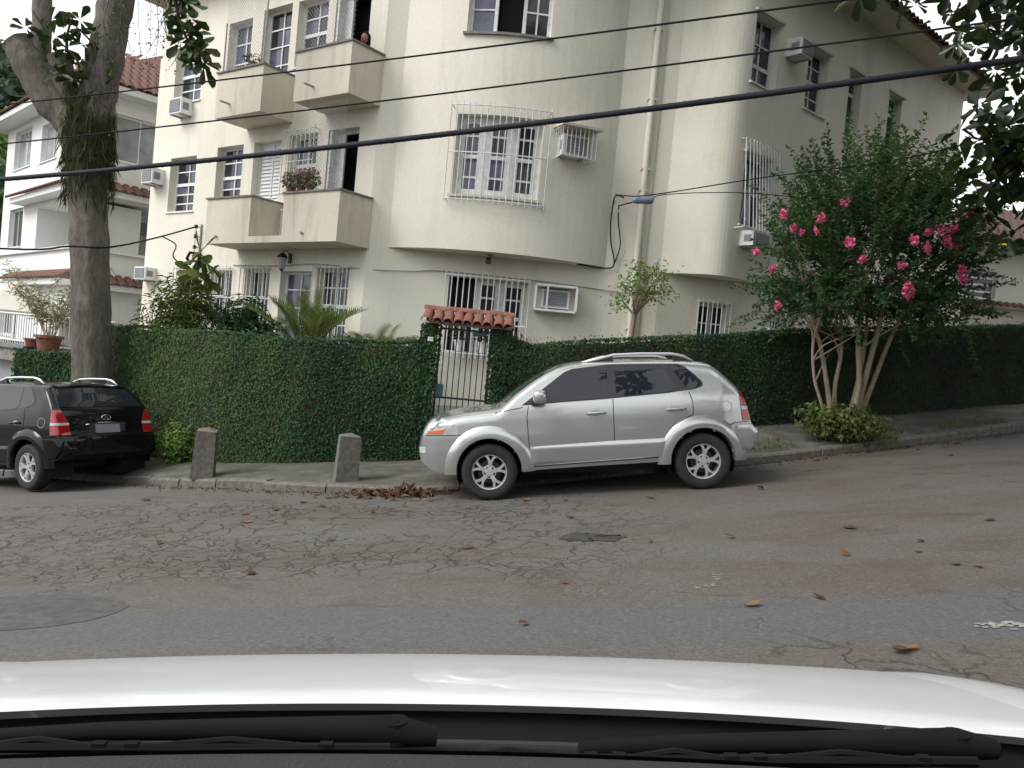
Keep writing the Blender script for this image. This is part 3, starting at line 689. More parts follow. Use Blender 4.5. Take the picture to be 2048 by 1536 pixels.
# balconies
def balcony(s0, s1, z0, z1, prot=.8, gap=None, name='balcony'):
    tt = Vector(dA); nn = Vector((tt.y, -tt.x)); o = Vector(J); mb = MB(); th = .11
    segbox(mb, o+tt*s0, o+tt*s1, nn, z0, z0+.13, 0, prot)
    rng_ = [(s0, s1)] if not gap else [(s0, gap[0]), (gap[1], s1)]
    for a, b in rng_: segbox(mb, o+tt*a, o+tt*b, nn, z0+.13, z1, prot-th, prot-.0005)
    ends = [s0, s1-th]
    if gap: ends += [gap[0]-th, gap[1]]
    for e in ends: segbox(mb, o+tt*(e+.0007), o+tt*(e+th-.0007), nn, z0+.13, z1, .001, prot-th)
    bl = mb.build(name, M['wall2'], bld)
    mb = MB()
    for a, b in rng_: segbox(mb, o+tt*(a-.03), o+tt*(b+.03), nn, z1+.001, z1+.035, prot-th-.03, prot+.03)
    for e in ends: segbox(mb, o+tt*(e-.03), o+tt*(e+th+.03), nn, z1+.001, z1+.033, 0, prot-th-.031)
    mb.build('coping', M['concrete'], bl)
    return bl
lowb = balcony(-4.03, .04, 3.36, 4.28, .8, (-2.55, -1.53))
mb = MB(); tt = Vector(dA); nn = Vector((tt.y, -tt.x)); o = Vector(J)
for k in range(9): s_ = -2.45+k*.105; p = o+tt*s_+nn*.12; mb.bar((p.x, p.y, 3.6), (p.x, p.y, 4.15), .02)
for z in (3.6, 4.15): a_ = o+tt*-2.5+nn*.12; b2_ = o+tt*-1.55+nn*.12; mb.bar((a_.x, a_.y, z), (b2_.x, b2_.y, z), .03)
mb.build('railing', M['oldwhite'], lowb)
ubl = balcony(-4.03, -2.51, 5.97, 6.89); ubr = balcony(-1.51, .02, 6.03, 6.96)
for bl, s_, z in ((ubl, -3.55, 6.22), (ubr, -.95, 6.25), (lowb, -3.6, 3.5), (lowb, -.9, 3.52)):
    p = o+tt*s_; a_ = p+nn*.8; b2_ = p+nn*(1.02 if bl is not lowb else .86)
    mb = MB(); mb.tube([(a_.x, a_.y, z), (b2_.x-.0, b2_.y, z)], .022, 8); mb.build('drain_spout', M['grey'], bl)
# posts and net of the upper left balcony
for s_, h in ((-3.95, 7.95), (-2.62, 8.7)):
    p = o+tt*s_+nn*.74; MB().tube([(p.x, p.y, 6.9), (p.x, p.y, h)], .018, 8).build('net_post', M['grey'], ubl)
def net(bl, s0, s1, z0, z1, off, step=.085):
    mb = MB(); L = s1-s0; H_ = z1-z0
    k = -H_
    while k < L:
        for sg in (1, -1):
            a0, c0 = (k, 0) if sg > 0 else (k, H_); a1, c1 = (k+H_, H_) if sg > 0 else (k+H_, 0)
            f0 = max(0, -k/H_); f1 = min(1, (L-k)/H_)
            if f1 <= f0: continue
            pa = o+tt*(s0+k+H_*f0)+nn*off; pb = o+tt*(s0+k+H_*f1)+nn*off
            za_ = z0+(c0+(c1-c0)*f0); zb_ = z0+(c0+(c1-c0)*f1)
            mb.bar((pa.x, pa.y, za_), (pb.x, pb.y, zb_), .0035)
        k += step
    return mb.build('safety_net', M['grey'], bl)
net(ubl, -3.95, -2.6, 6.93, 8.9, .74); net(ubr, -1.45, -.02, 7.0, 9.0, .74); net(lowb, -1.45, -.02, 4.33, 5.95, .74)
# ------------------------------------------------------------------ things fixed to the apartment building
def ac_unit(path, u, z0, wdt, h, off, label, group='window air conditioners on the walls', dark=False):
    p = path.pos(u, z0, 0); t_ = path.tan(u)
    root = thing('air_conditioner', label, 'air conditioner', p, (0, 0, math.atan2(t_.y, t_.x)), group)
    mb = MB(); y = -off; mb.box((0, y/2, h/2), (wdt, off, h)); cs = mb.build('casing', M['white'] if not dark else M['oldwhite'], root, world=False)
    mb = MB(); mb.box((0, y-.004, h/2), (wdt*.84, .012, h*.8)); mb.build('coil_grille', M['acgrey'], root, world=False)
    mb = MB()
    for k in range(6): mb.box((0, y-.014, h*(.14+.144*k)), (wdt*.84, .008, .012))
    mb.build('louvre', M['grey'], root, world=False)
    for sx in (-1, 1):
        mb = MB()
        for k in range(4): mb.box((sx*(wdt/2+.003), y*.6, h*(.3+.13*k)), (.006, off*.5, .018))
        mb.box((sx*(wdt/2+.0015), y*.6, h*.5), (.003, off*.5, h*.45)); mb.build('side_vent', M['acgrey'], root, world=False)
    mb = MB()
    for sx in (-1, 1): mb.bar((sx*wdt*.35, .02, -.015), (sx*wdt*.35, y*.95, -.015), .03, .028)
    mb.build('bracket', M['grey'], root, world=False)
    return root
ac_unit(PA, uA(-6.42), 6.48, .50, .36, .30, 'white air conditioner under the top window at the white corner')
ac_unit(PA, uA(-7.35), 4.93, .46, .36, .32, 'white air conditioner beside the middle window near the building edge')
ac_unit(PA, uA(-7.35), 2.64, .48, .30, .30, 'low white air conditioner above the leafy bushes')
ac_unit(PU, uD(1.25), 7.78, .40, .32, .34, 'grey air conditioner high on the shaded wall between two windows', dark=True)
ac_unit(PU, uD(.42), 4.02, .55, .27, .30, 'caged air conditioner below the tilted window grille', dark=True)
ac_unit(PG, PG.c[2]+.22, 2.3, .34, .3, .28, 'small white air conditioner low at the building corner over the ivy wall')
# hooded and caged one beside the bay window
u = PU.ux(.66); a1 = ac_unit(PU, u, 5.26, .50, .36, .26, 'caged air conditioner with concrete hood beside the barred bay window')
mb = MB(); mb.box((.03, -.22, .50), (.78, .50, .045), Matrix.Rotation(R(5), 3, 'X')); mb.build('hood', M['wall2'], a1, world=False)
mb = MB()
for z in (-.06, .46):
    for a_, b2_ in (((-.33, 0), (-.33, -.42)), ((-.33, -.42), (.33, -.42)), ((.33, -.42), (.33, 0))): mb.bar((*a_, z), (*b2_, z), .014)
cg = mb.build('cage', M['oldwhite'], a1, world=False)
for k in range(9): MB().bar((-.33+.66*k/8, -.42, -.06), (-.33+.66*k/8, -.42, .46), .013).build('bar', M['oldwhite'], cg, world=False)
for k in range(1, 4):
    for sx in (-1, 1): MB().bar((sx*.33, -.42*k/4, -.06), (sx*.33, -.42*k/4, .46), .013).build('bar', M['oldwhite'], cg, world=False)
# boxed one on the ground floor
u = PG.ux(.66); a2 = ac_unit(PG, u, 2.56, .52, .34, .12, 'air conditioner inside a projecting white box beside the ground floor window')
mb = MB(); W_, H_, D_ = .76, .46, .34; z0 = -.06
for z in (z0, z0+H_): mb.box((0, -D_/2, z), (W_, D_, .035))
for sx in (-1, 1): mb.box((sx*W_/2, -D_+.02, z0+H_/2), (.045, .045, H_-.036))
mb.box((-W_/2+.0, -.02, z0+H_/2), (.04, .04, H_-.036)); mb.box((W_/2, -D_/2, z0+H_/2), (.02, D_-.07, H_-.04)); mb.box((-.16, -D_+.02, z0+H_/2), (.03, .03, H_-.036))
mb.build('box_frame', M['white'], a2, world=False)
# wall lantern
p = PA.pos(uA(-2.2), 3.05, 0); ln = thing('wall_lantern', 'dark iron carriage lantern on the wall above the ground floor door', 'lantern', p, (0, 0, R(-36)))
mb = MB(); mb.box((0, -.015, .12), (.07, .03, .2)); mb.tube([(0, -.02, .18), (0, -.1, .26), (0, -.2, .24), (0, -.2, .2)], .012, 6); mb.build('bracket', M['black'], ln, world=False)
mb = MB(); mb.lathe([(.012, .22), (.05, .19), (.115, .12), (.10, .11)], 6, c=(0, -.2, 0)); mb.lathe([(.06, -.12), (.03, -.15), (.01, -.17)], 6, c=(0, -.2, 0)); mb.build('lantern_cap', M['black'], ln, world=False)
mb = MB(); mb.lathe([(.085, .11), (.055, -.11)], 6, c=(0, -.2, 0)); mb.build('lantern_glass', M['pane3'], ln, world=False)
# camera under the bay
cmr = thing('security_camera', 'small dark security camera hanging under the curved bay', 'camera', (-.62, 15.2, Z1))
mb = MB(); mb.tube([(-.62, 15.2, Z1+.01), (-.62, 15.2, Z1-.08)], .03, 8); mb.box((-.62, 15.2, Z1-.005), (.12, .12, .012)); mb.build('mount', M['grey'], cmr)
mb = MB(); mb.box((-.64, 15.12, Z1-.12), (.085, .24, .085), Matrix.Rotation(R(18), 3, 'X')); mb.lathe([(.0, -.14), (.035, -.14), (.035, -.11)], 12, 'y', (-.64, 15.12, Z1-.155)); mb.build('camera_body', M['plastic'], cmr)
# flower pots on the lower balcony parapet and on the ground floor sill
def pot(name, label, cat, loc, r, h, mat, plantmat, n, spread, hgt, leaf=.06, flowers=None, group=None, pf=None):
    root = thing(name, label, cat, loc, group=group)
    mb = MB(); mb.lathe([(0, 0), (r*.72, 0), (r, h*.9), (r*1.08, h*.9), (r*1.08, h), (r*.92, h), (r*.9, h*.86), (0, h*.84)], 16); mb.build('pot', mat, root, smooth=40, world=False)
    P = rng.normal(size=(n, 3)); P /= np.linalg.norm(P, axis=1)[:, None]; P *= rng.uniform(.3, 1, (n, 1))**.5; P = P*np.array([spread, spread, hgt*.5])+np.array([0, 0, h+hgt*.42])
    leafmesh('foliage', P, P-np.array([0, 0, h*.5])+rng.normal(size=(n, 3))*.3, leaf, plantmat, root, .5, world=False)
    if flowers is not None:
        Q = P[rng.choice(n, min(n, 60))]+np.array([0, 0, .03]); leafmesh('blossom', Q, rng.normal(size=(len(Q), 3))+[0, -1, .5], .05, flowers, root, .9, world=False)
    return root
M['lilac'] = leafmat('lilac_petals', (.42, .24, .48), (.62, .45, .66), (.75, .62, .8), .6, .3); M['redpet'] = leafmat('rose_petals', (.40, .06, .14), (.55, .14, .26), (.7, .3, .42), .6, .3)
for s_, fl, gm, lb in ((-1.42, M['lilac'], M['green'], 'small clay pot of lilac flowers on the balcony parapet end'), (-1.12, M['redpet'], M['green'], 'small clay pot of rose flowers on the balcony parapet'),
                   (-.86, M['redpet'], M['green'], 'small clay pot of leafy green and rose blooms on the parapet')):
    p = PA.pos(uA(s_), 4.316, .74); pot('flower_pot', lb, 'flower pot', p, .085, .10, M['rooftile'], gm, 200, .2, .32, .07, fl, 'flower pots on the lower balcony')
p = PA.pos(uA(-3.0), 6.926, .72); pot('flower_pot', 'small dark potted plant on the upper balcony parapet behind the net', 'flower pot', p, .09, .1, M['concrete'], M['dkgreen'], 110, .22, .16, .06)
for x, lb in ((-1.06, 'white pot of trailing leaves on the barred window sill left of the gate middle'), (-.62, 'larger white pot of trailing leaves on the barred window sill'), (-.10, 'white pot with sparse leaves at the right end of the barred sill')):
    pot('plant_pot', lb, 'plant pot', (x, 15.40, 1.60), .10, .2, M['white'], M['green'], 70, .24, .34, .08, group='white pots on the ground floor sill')
# cable along the wall
def cable(name, label, pts, rad, mat, n=8, group=None, sag=0, seg=24, cat='cable'):
    P = []
    if len(pts) == 2:
        a, b_ = Vector(pts[0]), Vector(pts[1])
        for k in range(seg+1): f = k/seg; P.append(a.lerp(b_, f)-Vector((0, 0, sag*4*f*(1-f))))
    else:
        V = [Vector(p) for p in pts]
        for i in range(len(V)-1):
            p0, p1, p2, p3 = V[max(i-1, 0)], V[i], V[i+1], V[min(i+2, len(V)-1)]
            for k in range(6):
                f = k/6; P.append(.5*((2*p1)+(p2-p0)*f+(2*p0-5*p1+4*p2-p3)*f*f+(3*p1-p0-3*p2+p3)*f**3))
        P.append(V[-1])
    return tag(MB().tube(P, rad, n).build(name, mat, smooth=60), label, cat, group)
wl_pts = [PA.pos(uA(s_), z, .02) for s_, z in ((-4.1, 3.03), (-2.6, 3.02), (-1.4, 3.06), (-.3, 2.99))]+[(-2.6, 15.47, 2.98), (-2.0, 15.47, 3.02), (-1.5, 15.47, 3.07), (.2, 15.47, 3.05), (1.0, 15.47, 3.02), (2.0, 15.47, 2.97), (2.6, 15.47, 2.94)]
cable('wall_cable', 'thin grey cable pinned along the wall above the ground floor windows', wl_pts, .010, M['grey'], 6)
# service bracket with insulators on the left part of the facade
IB = PA.pos(uA(-5.45), 0, .12); br = thing('insulator_bracket', 'upright iron bracket with insulators and cable loops on the left facade', 'bracket', (IB.x, IB.y, 3.1))
mb = MB(); p1 = PA.pos(uA(-5.40), 0, .02); mb.tube([(p1.x, p1.y, 3.05), (p1.x, p1.y, 3.95)], .02, 6)
for z in (3.2, 3.42, 3.66, 3.88): mb.bar((p1.x, p1.y, z), (IB.x, IB.y, z), .02)
mb.tube([(IB.x, IB.y, 3.15), (IB.x, IB.y, 3.93)], .008, 6); mb.build('rack', M['grey'], br)
for z in (3.2, 3.42, 3.66, 3.88): MB().lathe([(.0, -.04), (.035, -.04), (.045, -.02), (.022, 0), (.045, .02), (.035, .04), (0, .04)], 10, c=(IB.x, IB.y, z)).build('insulator', M['black'], br, smooth=40)
mb = MB(); mb.tube([(IB.x-.05, IB.y, 3.02), (IB.x-.14, IB.y-.02, 3.15), (IB.x-.08, IB.y-.03, 3.28), (IB.x+.08, IB.y-.02, 3.28), (IB.x+.15, IB.y, 3.15), (IB.x+.14, IB.y, 3.0)], .035, 8); mb.build('cable_elbow', M['wire'], br, smooth=60)

# ------------------------------------------------------------------ white neighbour house behind the big tree
K = (-11.34, 21.0); dL = (math.cos(R(-45)), math.sin(R(-45))); dR = (math.cos(R(48)), math.sin(R(48)))
PN = Path([(K[0]-dL[0]*7.8, K[1]-dL[1]*7.8), K, (K[0]+dR[0]*7, K[1]+dR[1]*7)])
def uN(s): return 7.8+s
nb = thing('white_house', 'white three storey house with tiled awnings and a deep loggia behind the tree', 'house', (-11.3, 24, -1.6))
opN = [(uN(-6.9), uN(-5.1), 6.03, 7.22), (uN(-4.05), uN(-2.5), 5.97, 7.05), (uN(-6.9), uN(-5.4), 3.62, 4.8), (uN(-3.9), uN(-.35), 3.47, 4.66, 1.6, True), (uN(.45), uN(3.2), 3.44, 4.74, 1.6, True), (uN(.55), uN(2.9), 5.8, 7.0), (uN(-7.2), uN(-5.7), .9, 2.3)]
wall(PN, 0, PN.L, -1.7, 7.4, opN, M['white_wall'], nb, depth=.25)
for i, cols, pm in ((0, 2, [M['pane3'], M['curtain']]), (1, 2, [M['curtain'], M['pane3']]), (2, 3, [M['dkcurt'] if 'dkcurt' in M else M['pane']]), (5, 3, [M['curtain'], M['pane3'], M['pane2']]), (6, 2, [M['pane']])):
    window(nb, PN, *opN[i][:4], cols=cols, rows=(), rec=.12, fw=.05, fm=M['white'], pm=pm)
# loggia contents: door leaf and dark objects
def nbox(u0, u1, z0, z1, o0, o1, mat, name):
    mb = MB(); A = PN.pos(u0+1e-3); B = PN.pos(u1); t_ = PN.tan((u0+u1)/2); n_ = Vector((t_.y, -t_.x)); segbox(mb, Vector((A.x, A.y)), Vector((A.x, A.y))+t_*(u1-u0), n_, z0, z1, o0, o1); return mb.build(name, mat, nb)
nbox(uN(-3.2), uN(-1.6), 3.47, 4.4, -1.6, -1.54, M['white'], 'door')
nbox(uN(.6), uN(1.1), 4.2, 4.5, -1.5, -1.3, M['black'], 'television'); nbox(uN(1.6), uN(1.85), 4.15, 4.5, -1.59, -1.55, M['grey'], 'picture'); nbox(uN(2.1), uN(2.35), 4.15, 4.5, -1.59, -1.55, M['grey'], 'picture')
nbox(uN(-7.8), uN(-.02), 3.38, 3.465, -.05, .09, M['white'], 'parapet_coping'); nbox(uN(.02), uN(6), 3.36, 3.435, -.05, .09, M['white'], 'parapet_coping')
def tile_strip(u0, u1, z, off, n):
    """short tiled awning: board plus one tile piece after another"""
    a_ = nbox(u0, u1, z-.20, z-.05, .0, off*.8, M['white'], 'awning_board')
    t_ = PN.tan((u0+u1)/2); n_ = Vector((t_.y, -t_.x)); A = PN.pos(u0+1e-3); L = u1-u0
    for k in range(n):
        p = Vector((A.x, A.y))+t_*(L*(k+.5)/n)+n_*off; inst('roof_tile', tile_me, a_, (p.x, p.y, z-.06), (0, -.42, math.atan2(-n_.y, -n_.x)), (1.1, L/n/.19, 1))
tile_strip(uN(-5.4), uN(-.2), 5.02, .5, 22); tile_strip(uN(.2), uN(4), 4.98, .5, 16); tile_strip(uN(-5.7), uN(-.3), 2.62, .45, 22); tile_strip(uN(.2), uN(4.0), 2.58, .45, 16)
mb = MB(); A = PN.pos(0); B = PN.pos(PN.L)
c4 = [Vector((A.x, A.y)), Vector(K), Vector((B.x, B.y)), Vector((A.x, A.y))+Vector(dR)*7]
cc = sum(c4, Vector((0, 0)))/4; o4 = [p+(p-cc).normalized()*.8 for p in c4]
mb.add([(p.x, p.y, 7.4) for p in o4]+[(p.x, p.y, 7.56) for p in o4], [(0, 3, 2, 1)]+[(i, (i+1) % 4, 4+(i+1) % 4, 4+i) for i in range(4)]); mb.build('eaves', M['white'], nb)
mb = MB(); mb.add([(p.x, p.y, 7.565) for p in o4]+[(cc.x, cc.y, 10.3)], [(i, (i+1) % 4, 4) for i in range(4)]); nroof = mb.build('roof', M['rooftile'], nb)
for e in (0, 1):   # rows of tiles on the two slopes in view
    a_, b_ = o4[e], o4[e+1]; L = (b_-a_).length; td = (b_-a_).normalized(); inn = Vector((-td.y, td.x))
    apex = Vector((cc.x, cc.y, 10.3)); dist = (cc-a_).dot(inn); sl = (10.3-7.565)/dist
    for r_ in range(6):
        d = r_*.42
        lo = d*((cc-a_).dot(td))/dist; hi = L-d*(L-(cc-a_).dot(td))/dist; x = lo+.1
        while x < hi-.1:
            p = a_+td*x+inn*(d-.06); inst('roof_tile', tile_me, nroof, (p.x, p.y, 7.60+sl*(d-.06)), (0, -math.atan(sl), math.atan2(inn.y, inn.x)), (1, 1.15, 1)); x += .23
mb = MB(); o5 = [c4[0], c4[3], c4[2]]
for p, q in zip(o5[:-1], o5[1:]): mb.add([(p.x, p.y, -1.7), (q.x, q.y, -1.7), (q.x, q.y, 7.4), (p.x, p.y, 7.4)], [(3, 2, 1, 0)])
mb.build('rear_wall', M['white_wall'], nb)
# neighbour's street front: terrace wall with garage opening, low ivy wall, railing
ter = thing('terrace_wall', 'grey concrete terrace wall with a garage opening beside the low ivy wall', 'wall', (-11.5, 18.6, -1.5))
PT = Path([(-15.5, 21.2), (-10.55, 17.75)])
wall(PT, 0, PT.L, -2.0, .78, [(1.0, PT.L-.35, -2.0, .5, .4)], M['concrete'], ter); A = PT.pos(PT.L); A0 = PT.pos(0)
mb = MB(); t_ = PT.tan(1); n_ = Vector((t_.y, -t_.x)); segbox(mb, Vector((A0.x, A0.y)), Vector((A.x, A.y)), n_, .784, .86, -2.6, .06); mb.build('terrace_slab', M['concrete'], ter)
mb = MB(); q0 = PT.pos(1.0, 0, -.3); q1 = PT.pos(PT.L-.35, 0, -.3); mb.add([(q0.x, q0.y, -2.0), (q1.x, q1.y, -2.0), (q1.x, q1.y, .5), (q0.x, q0.y, .5)], [(0, 1, 2, 3)]); mb.build('garage_door', M['grey'], ter)
mb = MB(); segbox(mb, Vector((A.x, A.y))+t_*.01, Vector((A.x, A.y))+Vector((2.1, -.35)), Vector((.16, -.98)), -2.0, .80, -2.5, 0); mb.build('terrace_block', M['concrete'], ter)
rl = thing('terrace_railing', 'white vertical bar railing along the edge of the raised terrace', 'railing', (-10, 18, .86))
rp = Path([(-15.3, 21.3), (-10.5, 17.95), (-8.6, 17.62)])
mb = MB()
for z in (.95, 1.55): mb.tube([rp.pos(u_, z) for u_ in np.linspace(0, rp.L, 24)], .02, 6)
mb.build('rail', M['white'], rl); bme = MB().tube([(0, 0, .87), (0, 0, 1.56)], .011, 6).mesh('baluster', M['white'], 60)
for k in range(int(rp.L/.115)): p = rp.pos(k*.115+.02); inst('baluster', bme, rl, (p.x, p.y, 0))
aw = thing('patio_umbrella', 'cream canvas umbrella on the terrace behind the railing', 'umbrella', (-12.4, 20.3, .86))
mb = MB(); mb.lathe([(0.02, 2.05), (.4, 1.9), (1.35, 1.32), (1.33, 1.22)], 8, c=(-12.4, 20.3, .3)); mb.build('canopy', M['far_wall'], aw); MB().tube([(-12.4, 20.3, .86), (-12.4, 20.3, 2.4)], .025, 8).build('pole', M['grey'], aw)

# ------------------------------------------------------------------ houses on the right
rh = thing('tiled_house', 'pale house with a brown tiled roof and four-light window beyond the right hedge', 'house', (16, 24, 1.5))
PR = Path([(10.6, 24.0), (24, 24.0)])
wall(PR, 0, PR.L, 1.0, 6.05, [(PR.ux(12.95), PR.ux(13.78), 4.62, 5.42)], M['far_wall'], rh)
window(rh, PR, PR.ux(12.95), PR.ux(13.78), 4.62, 5.42, cols=1, rows=(.25, .5, .75), rec=.1, fw=.05, mw=.06, fm=M['white'])
mb = MB(); mb.box((17.3, 23.93, 4.40), (13.4, .2, .06)); lg = mb.build('ledge', M['white'], rh)
for k in range(34): inst('roof_tile', tile_me, lg, (11.3+k*.2, 23.66, 4.40), (0, -.35, math.pi/2), (.6, 1, .8))
mb = MB(); mb.box((17.3, 23.9, 6.10), (13.8, .5, .1)); mb.build('cornice', M['far_wall'], rh)
mb = MB(); mb.add([(12.3, 23.4, 6.15), (24.4, 23.4, 6.15), (24.4, 27.2, 8.0), (14.3, 27.2, 8.0), (12.3, 30, 6.15)], [(0, 1, 2, 3), (0, 3, 4)]); rr = mb.build('roof', M['shadetile'], rh); btile_me = tile_me.copy(); btile_me.materials[0] = M['shadetile']
for r_ in range(9):
    d = r_*.36; x = 12.5+d*.53
    while x < 19: inst('roof_tile', btile_me, rr, (x, 23.38+d, 6.19+d*.487), (0, -.45, math.pi/2), (1, 1.1, 1)); x += .22
yb = thing('yellow_building', 'bright yellow building with white eaves glimpsed above the tiled roof', 'building', (19, 33, 2))
mb = MB(); mb.box((24, 36, 5), (14, 6, 8)); mb.build('wall', M['yellow'], yb)
for k in range(4): MB().box((18.4+k*1.9, 32.95, 7.7), (.5, .12, 1.6)).build('shutter', M['bark'], yb)
mb = MB(); mb.box((24, 35.9, 9.1), (15, 7.2, .18)); mb.build('eaves', M['white'], yb)

# ------------------------------------------------------------------ ivy-covered garden walls, pillars, gate
def topz(x):
    return float(np.interp(x, [-8, -4.7, -3.2, -1.75, -1.5, -1.32, -.2, 0, .25, 2, 4.1, 9.9, 16], [1.46, 1.50, 1.53, 1.60, 1.66, 1.95, 1.95, 1.86, 1.78, 2.02, 2.36, 3.12, 3.95]))
def ivy_on(name, surf, n, size, parent):
    """surf(n) -> points, normals"""
    P, Nn = surf(n); D = rng.normal(size=(len(P), 3))*.6+np.array([0, 0, -1.0]); Nn = Nn+rng.normal(size=P.shape)*.35
    tn = np.clip(.10+.28*np.clip((-1-P[:, 0])/4, 0, 1)+.72*lumps(P, .9, 4)*lumps(P, 5, 5)+rng.normal(size=len(P))*.14+.25*(rng.random(len(P)) < .05), 0, 1)
    o_ = leafmesh(name, P, Nn, size, M['ivy'], parent, .75, D, .1, tn); o_['kind'] = 'stuff'; return o_
def garden_wall(x0, x1, label, nleaf):
    root = thing('garden_wall', label, 'wall', ((x0+x1)/2, wallline_at((x0+x1)/2)[0], wallline_at((x0+x1)/2)[1]))
    xs_ = np.linspace(x0, x1, int((x1-x0)/.25)+2); mb = MB(); rows = []
    for x in xs_:
        y, z = wallline_at(x); tz = topz(x)-.03
        rows.append([(x, y+.02, z-.4), (x, y+.02, tz), (x+.02, y+.27, tz), (x+.02, y+.27, z-.4)])
    mb.grid(rows); n4 = len(mb.v); mb.f += [(0, 1, 2, 3), (n4-1, n4-2, n4-3, n4-4)]
    mb.build('masonry', M['soil'], root, fixn=True)
    def surf(n):
        x = rng.uniform(x0, x1, n); f = rng.random(n); kind = rng.random(n) < .2
        y0 = np.interp(x, wl[:, 0], wl[:, 1]); z0 = np.interp(x, wl[:, 0], wz); tz = np.array([topz(a) for a in x])
        dy = np.interp(x+.1, wl[:, 0], wl[:, 1])-np.interp(x-.1, wl[:, 0], wl[:, 1]); nx = dy/.2; ln_ = np.sqrt(1+nx**2); nrm = np.stack([nx/ln_, -1/ln_, np.zeros(n)], 1)
        z = z0-.02+(tz-z0+.02)*f; base = np.stack([x, y0, z], 1)
        bulge = .015+.085*lumps(base, 2.2, 2)+rng.random(n)*.05+.10*(rng.random(n) < .012)
        P = base+nrm*bulge[:, None]
        top = np.stack([x, y0+rng.uniform(-.06, .30, n), tz-.045+.07*lumps(base, 3, 3)+rng.random(n)*.04+.07*(rng.random(n) < .03)], 1)
        P[kind] = top[kind]; nrm[kind] = np.array([0, -.3, 1.0]); return P, nrm
    ivy_on('ivy', surf, nleaf, .040, root)
    P, Nn = surf(nleaf//200); k_ = lumps(P, 1.7, 21) > .55; P, Nn = P[k_], Nn[k_]; leafmesh('dry_ivy', P+Nn*.02, Nn+rng.normal(size=P.shape)*.5, .045, M['deadleaf'], root, .7)['kind'] = 'stuff'
    mb = MB()
    for k in range(int((x1-x0)*1.3)):
        x = random.uniform(x0, x1); y, z = wallline_at(x); pts = [(x, y-.03, z)]
        for j in range(5): pts.append((pts[-1][0]+random.gauss(0, .06), wallline_at(pts[-1][0])[0]-.045, pts[-1][2]+random.uniform(.05, .14)))
        mb.tube(pts, .006, 4)
    mb.build('ivy_stems', M['twig'], root)['kind'] = 'stuff'; return root
garden_wall(-8.0, -1.46, 'long clipped ivy wall left of the tiled gate behind the bollards', 46000)
garden_wall(-.16, 16.5, 'dark ivy wall climbing the slope right of the tiled gate behind the silver car', 76000)
lowi = thing('low_ivy_wall', 'lower dark ivy wall beneath the terrace behind the black car', 'wall', (-9.4, 17.3, -1.2))
MB().box((-9.45, 17.45, -.3), (2.1, .3, 2.2)).build('masonry', M['soil'], lowi)
def surf(n): return np.stack([rng.uniform(-10.5, -8.4, n), np.full(n, 17.28)-rng.random(n)*.06, rng.uniform(-1.4, .84, n)], 1), np.tile([0, -1., 0], (n, 1))
ivy_on('ivy', surf, 7000, .06, lowi)
for x0, x1, lb in ((-1.47, -1.24, 'ivy-covered gate pillar carrying the small white number plate'), (-.37, -.12, 'ivy-covered gate pillar on the uphill side of the iron gate')):
    pl = thing('gate_pillar', lb, 'pillar', ((x0+x1)/2, 13.05, -.2))
    MB().box(((x0+x1)/2, 13.06, .85), (x1-x0-.05, .26, 2.25)).build('masonry', M['soil'], pl)
    def surf(n):
        z = rng.uniform(-.2, 1.98, n); sd2 = rng.random(n); w_ = (x1-x0)
        P = np.stack([rng.uniform(x0, x1, n), np.full(n, 12.92)-rng.random(n)*.06, z], 1); Nn = np.tile([0, -1., 0], (n, 1))
        a = sd2 < .22; P[a, 0] = x0-rng.random(a.sum())*.04; P[a, 1] = rng.uniform(12.9, 13.2, a.sum()); Nn[a] = [-1, 0, 0]
        b_ = sd2 > .78; P[b_, 0] = x1+rng.random(b_.sum())*.04; P[b_, 1] = rng.uniform(12.9, 13.2, b_.sum()); Nn[b_] = [1, 0, 0]; return P, Nn
    ivy_on('ivy', surf, 2600, .058, pl)
npl = thing('number_plate', 'small white house number plate fixed on the ivy pillar', 'sign', (-1.335, 12.825, 1.72))
mb = MB(); mb.box((-1.335, 12.83, 1.72), (.085, .012, .065)); mb.build('plate', M['white'], npl)
tx = bpy.data.curves.new('numeral', 'FONT'); tx.body = '17'; tx.size = .06; tx.align_x = 'CENTER'; tx.align_y = 'CENTER'; tx.extrude = .001
tob = bpy.data.objects.new('numeral', tx); COL.objects.link(tob); dg = bpy.context.evaluated_depsgraph_get(); nme = bpy.data.meshes.new_from_object(tob.evaluated_get(dg)); bpy.data.objects.remove(tob)
nme.materials.clear(); nme.materials.append(M['splice']); inst('numeral', nme, npl, (-1.335, 12.822, 1.72), (R(90), 0, 0))
gt = thing('metal_gate', 'narrow iron bar gate with green lock box between the ivy pillars', 'gate', (-.8, 12.98, -.1))
gx0, gx1, gz0, gz1 = -1.215, -.385, -.08, 1.93; mb = MB()
for x in (gx0+.015, gx1-.015): mb.box((x, 12.98, (gz0+gz1)/2), (.03, .03, gz1-gz0))
for z in (gz0+.02, .82, gz1-.02): mb.box(((gx0+gx1)/2, 12.98, z), (gx1-gx0-.062, .03, .032))
mb.build('gate_frame', M['black'], gt); bme = MB().tube([(0, 0, gz0+.02), (0, 0, gz1-.02)], .0095, 6).mesh('bar', M['black'], 60)
for k in range(1, 9): inst('bar', bme, gt, (gx0+(gx1-gx0)*k/9, 12.98, 0))
mb = MB(); mb.box((gx0+.075, 12.965, .93), (.12, .07, .2)); mb.build('lock_box', M['green_iron'], gt); mb = MB(); mb.box((gx1-.2, 12.97, 1.86), (.2, .05, .06)); mb.build('closer', M['green_iron'], gt)
mb = MB(); mb.bar((gx0-.012, 12.93, -.1), (gx0-.012, 12.93, 1.2), .012); mb.build('jamb', M['grey'], gt)
cn = thing('gate_canopy', 'small terracotta tiled roof over the iron gate', 'canopy', (-.77, 13.05, 1.98))
